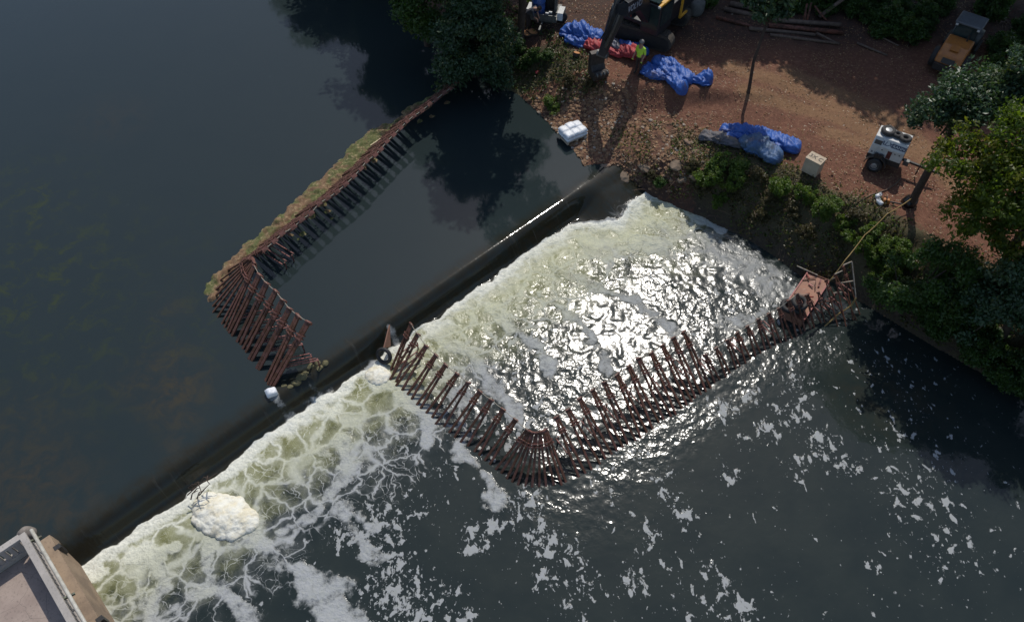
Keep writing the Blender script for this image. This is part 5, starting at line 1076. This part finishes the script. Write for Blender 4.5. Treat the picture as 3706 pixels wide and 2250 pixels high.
FL = ['behind the lighter green bank tree', 'behind the pump trailer', 'behind the excavator counterweight', 'behind the pole stack', 'behind the orange roller', 'deep in the wood right of the roller', 'deep in the wood at the far right', 'farther back behind the excavator', 'just behind the pole stack', 'just right of the roller', 'at the right edge behind the oak', 'close behind the roller', 'at the right edge beyond the yellow green tree', 'nearest on the upstream bank', 'second along the upstream bank', 'third along the upstream bank', 'fourth along the upstream bank', 'fifth along the upstream bank', 'sixth along the upstream bank', 'far behind the right edge of the wood', 'farthest back behind the pump trailer', 'close behind the excavator on its right', 'farthest along the upstream bank', 'close behind the yellow cab', 'on the bank just above the lighter green tree', 'on the upstream bank past the lighter green tree', 'in the second rank of the upstream bank']
first = {}
for i, (x, y) in enumerate(far):
    k = i % 3; lab = 'tall shady tree ' + FL[i]
    if k not in first:
        o = tree('forest_tree', lab, at(x, y), 16, protos[k][0], protos[k][1], protos[k][2], .17, 330, 55, .26, group='tall trees beyond the bank', fork=5.0, crad=.85); first[k] = o
    else:
        src = first[k]; o = src.copy(); link(o); o['label'] = lab
        for ch in list(src.children): c = ch.copy(); link(c); c.parent = o
        o.location = at(x, y)
    o.rotation_euler = (0, 0, rr.uniform(0, 6.28)); s_ = rr.uniform(.85, 1.12) * (.68 if (x < -5 and y < 58) else 1); o.scale = (s_, s_, s_)
# shrubs
def copy_tree(src, x, y, lab, s_, nm=None):
    o = src.copy(); link(o); o.location = at(x, y); o.rotation_euler = (0, 0, rr.uniform(0, 6.28)); o.scale = (s_, s_, s_ * rr.uniform(.8, 1.15)); o['label'] = lab
    for ch in list(src.children): c = ch.copy(); link(c); c.parent = o
    return o
sp = []
for sd, mt, nt_ in ((41, M_lf_shrub, 34), (42, M_lf_shrub, 28), (43, M_lf_mid, 34), (44, M_lf_dry, 26)):
    rs = np.random.RandomState(sd); sp.append((sd, mt, nt_, [(rs.uniform(-.3, .3), rs.uniform(-.3, .3), .32, .48, .42, .34), (rs.uniform(-.4, .4), rs.uniform(-.4, .4), .5, .3, .3, .3), (rs.uniform(-.5, .5), rs.uniform(-.5, .5), .2, .35, .35, .2)]))
SH = [(2560, 645, 1.0, 0), (2615, 615, 1.1, 1), (2690, 628, .9, 0), (2745, 650, .8, 3), (2840, 695, 1.0, 0), (2895, 712, .95, 1), (2608, 738, .65, 1), (2395, 672, .6, 2), (2530, 680, .75, 3), (2660, 715, .7, 3), (2790, 725, .8, 3), (2955, 775, .9, 1), (3015, 745, .9, 0), (2905, 850, .7, 3), (3060, 835, .9, 1), (3105, 905, .95, 1), (3165, 860, .95, 1), (3230, 905, 1.1, 0), (2350, 640, .5, 3), (3140, 965, 1.0, 0), (2760, 800, .7, 3), (2500, 620, .6, 3), (3100, 790, .7, 3), (3255, 985, 1.0, 1), (2870, 780, .75, 3), (2640, 665, .8, 0), (3350, 1165, 1.4, 2), (3420, 1200, 1.5, 2), (3500, 1245, 1.6, 2), (3570, 1290, 1.5, 2), (3640, 1330, 1.6, 2), (3690, 1380, 1.5, 2)]
kindn = ['bright green', 'lime green', 'mid green', 'dry brownish']; cnt = [0, 0, 0, 0]; fs = {}
for px, py, s_, k in sorted(SH, key=lambda q: q[0]):
    q = G(px, py); lab = '%s shrub on the bank edge, %s of its colour counting from the weir' % (kindn[k], ORD[cnt[k]]); cnt[k] += 1
    if k not in fs:
        sd, mt, nt_, lb = sp[k]; fs[k] = tree('shrub', lab, q, 1, lb, sd, mt, .042, nt_ * 2, 70, .03, group='shrubs along the bank edge', cat='shrub', crad=.17, fork=.12, up=.8); fs[k].scale = (s_, s_, s_)
    else: copy_tree(fs[k], q.x, q.y, lab, s_)
for i, (px, py, s_, k, lb) in enumerate(((1985, 400, .8, 0, 'grassy green tuft at the water edge left of the white sacks'), (2060, 300, .7, 3, 'dry brush on the slope below the round cut stump'), (2125, 312, .6, 3, 'dry brush on the scarp left of the bucket'), (1925, 215, .8, 2, 'dark weeds on the slope below the orange wood slices'), (1895, 255, .8, 2, 'dark weeds at the waterline by the red rag'), (1870, 180, .9, 2, 'leafy weeds around the foot of the tall trunk'), (1990, 215, .7, 2, 'dark weeds in the middle of the shaded slope'), (1925, 20, .7, 1, 'pale leafy sprig right of the tall trunk'))):
    q = G(px, py); copy_tree(fs[k], q.x, q.y, lb, s_)['group'] = 'weeds on the shaded slope'
UG = [(2700, 10), (2790, 40), (2880, 20), (2960, 30), (3080, 60), (3150, 30), (3230, 60), (3300, 90), (3350, 40), (3180, 100), (3060, 10), (3600, 60), (3680, 120), (3640, 200), (3560, 30), (2560, 10), (3420, 20), (3290, 160), (3600, 280), (3690, 320)]
for i, (px, py) in enumerate(UG):
    q = G(px, py); copy_tree(fs[2], q.x, q.y, 'dark undergrowth bush in the shade behind the pole stack and roller, %s from the left' % ORD[sorted(UG).index((px, py))], rr.uniform(1.1, 1.7))['group'] = 'undergrowth bushes in the shade'
# big stones along the shore and bank edge
M_stone = basic('brown_stone', (.25, .165, .11), (.17, .105, .07), 4, .9, bump=.4); M_ledge = basic('ledge_rock', (.20, .145, .10), (.13, .095, .065), 3, .9, bump=.5)
for i, (px, py, r, lb) in enumerate(((2255, 640, .35, 'broad flat ledge rock above the end of the weir'), (2330, 605, .28, 'grey ledge rock in the gravel above the weir'), (2450, 600, .34, 'long ledge rock at the edge of the first shrubs'), (2520, 640, .38, 'largest ledge slab, casting a dark shadow between shrubs'), (2470, 650, .25, 'small ledge slab left of the largest one'), (2225, 690, .22, 'wet reddish rock at the end of the weir'), (2200, 600, .18, 'tan stone in the gravel right above the water edge'), (2493, 515, .22, 'pale stone left of the muddy tarpaulin tail'), (2515, 550, .16, 'small pale stone below the muddy tarpaulin tail'))):
    q = G(px, py); rock(px, py, q.z + .02, r, lb, M_ledge if i < 6 else M_stone, (1.1, .8, .45), 'rocks on the bank edge')
# scattered small matter, too many to count
def scatter(n, x0, x1, y0, y1, dens, seed):
    rs = np.random.RandomState(seed); x = rs.uniform(x0, x1, n); y = rs.uniform(y0, y1, n); k = rs.rand(n) < dens(x, y); return rs, x[k], y[k]
ico = bmesh.new(); bmesh.ops.create_icosphere(ico, subdivisions=1, radius=1); IV = np.array([v.co[:] for v in ico.verts]); IFc = np.array([[v.index for v in f.verts] for f in ico.faces]); ico.free()
def stones(n, dens, box, smin_, smax, mat, name, seed):
    rs, x, y = scatter(n, *box, dens, seed); z = terrain(x, y); N = len(x); s_ = smin_ + (smax - smin_) * rs.rand(N) ** 3
    J_ = 1 + .35 * rs.normal(size=(N, len(IV), 1)).clip(-1, 1) * .6; a_ = rs.rand(N) * 6.28; sx = rs.uniform(.8, 1.4, N); szz = rs.uniform(.4, .8, N)
    v = IV[None] * J_; vx = v[..., 0] * sx[:, None]; vy = v[..., 1]; X_ = vx * np.cos(a_)[:, None] - vy * np.sin(a_)[:, None]; Y_ = vx * np.sin(a_)[:, None] + vy * np.cos(a_)[:, None]
    V = np.stack([X_ * s_[:, None] + x[:, None], Y_ * s_[:, None] + y[:, None], v[..., 2] * (szz * s_)[:, None] + z[:, None] + (s_ * .15)[:, None]], -1).reshape(-1, 3)
    F_ = (IFc[None] + (np.arange(N) * len(IV))[:, None, None]).reshape(-1, 3); o = mesh_np(name, V, F_, mat)
    c = np.repeat(np.stack([rs.rand(N), rs.rand(N), rs.rand(N), np.ones(N)], 1), len(IV), 0); setcol(o, 'tint', c); return tag(o, kind='stuff')
t = NT('gravel_stone'); a_, b_, c_, _ = t.attr('tint'); c = t.mix(a_, (.13, .07, .04), (.29, .175, .095)); c = t.mix(t.ss(b_, .85, .95), c, (.30, .25, .20)); t.base(c); t.rough(.9); M_gst = t.m
def d_gravel(x, y):
    dU = pdist(x, y, shoreU); dD = pdist(x, y, shoreD); g = np.clip(1.15 - dU / 4.6, 0, 1) * sst(32.0, 30.5, y); g = np.maximum(g, .7 * (1 - sst(.3, 2.6, pdist(x, y, pl([(2250, 430), (2480, 520), (2330, 560)], 1.8))))); return g * inpoly(x, y, bankpoly) * (dD > .25) * (.35 + .65 * (fbm(x * .9, y * .9, 2, 40) > .42))
stones(24000, d_gravel, (-1, 10, 23.5, 33), .02, .095, M_gst, 'gravel', 51)
def d_bank(x, y):
    dD = pdist(x, y, shoreD); return inpoly(x, y, bankpoly) * (.12 + .5 * (dD < 2.2)) * (y < 41)
stones(7000, d_bank, (-3, 24, 13, 38), .012, .055, M_gst, 'scattered_pebbles', 52)
def blades(n, dens, box, size, mat, name, seed, hgt=.0, up=1.2, clump=.0):
    rs, x, y = scatter(n, *box, dens, seed); z = terrain(x, y) + .02 + rs.rand(len(x)) * hgt * (fbm(x * 1.5, y * 1.5, 2, 44)); tips = np.stack([x, y, z], 1)
    V, F_, col = leaves(rs, tips, np.full(len(x), .02 + hgt * .1), 1 if not clump else int(clump), size, up); o = mesh_np(name, V, F_, mat); setcol(o, 'tint', col); return tag(o, kind='stuff')
def d_lit(x, y): return inpoly(x, y, bankpoly) * (pdist(x, y, shoreU) > .6) * (pdist(x, y, shoreD) > 1.0) * (.25 + .75 * (fbm(x * .8, y * .8, 3, 46) > .45))
M_lit = leafmat('leaf_litter', (.14, .065, .035), (.36, .22, .10), .1, (.40, .30, .18))
blades(42000, d_lit, (-3, 25, 14, 38), .042, M_lit, 'leaf_litter', 53, up=2.2)
def d_veg(x, y):
    dD = pdist(x, y, shoreD); return inpoly(x, y, bankpoly) * (dD > .12) * np.clip(1.3 - np.maximum(dD - 2.0, 0) / 1.3, 0, 1) * sst(5.0, 8.0, x + (y - 24) * .3) * (fbm(x * 1.1, y * 1.1, 3, 47) > .40)
blades(26000, d_veg, (4, 24, 12, 29), .055, M_lf_dry, 'dry_ground_cover', 54, .35, .8, 3)
blades(16000, d_veg, (4, 24, 12, 29), .05, M_lf_shrub, 'green_ground_cover', 55, .3, .9, 2)
def d_veg2(x, y): return inpoly(x, y, bankpoly) * (pdist(x, y, shoreU) < 3.2) * (y > 30.6) * (pdist(x, y, shoreU) > .1) * (fbm(x * 1.1, y * 1.1, 3, 48) > .42)
blades(9000, d_veg2, (-6, 6, 30, 38), .055, M_lf_dry, 'slope_litter', 56, .25, .9, 2)
blades(5000, d_veg2, (-6, 6, 30, 38), .055, M_lf_mid, 'slope_weeds', 57, .3, .9, 2)
# twigs on the bank
M_twig = basic('dead_twig', (.17, .11, .075), (.10, .065, .045), 9, .9)
rs = random.Random(61); m = MB()
for i in range(130):
    px, py = rs.uniform(2250, 3260), rs.uniform(600, 960)
    if py < 610 + (px - 2300) * .18 or py > 690 + (px - 2300) * .35: continue
    q = G(px, py); a_ = rs.uniform(0, 6.28); L = rs.uniform(.25, .9); d = Vector((math.cos(a_), math.sin(a_), rs.uniform(-.1, .6))); m.tube([q, q + d * L * .5 + Vector((0, 0, .05)), q + d * L], [.012, .009, .004], 5)
tag(m.build('dead_twigs', M_twig), kind='stuff')
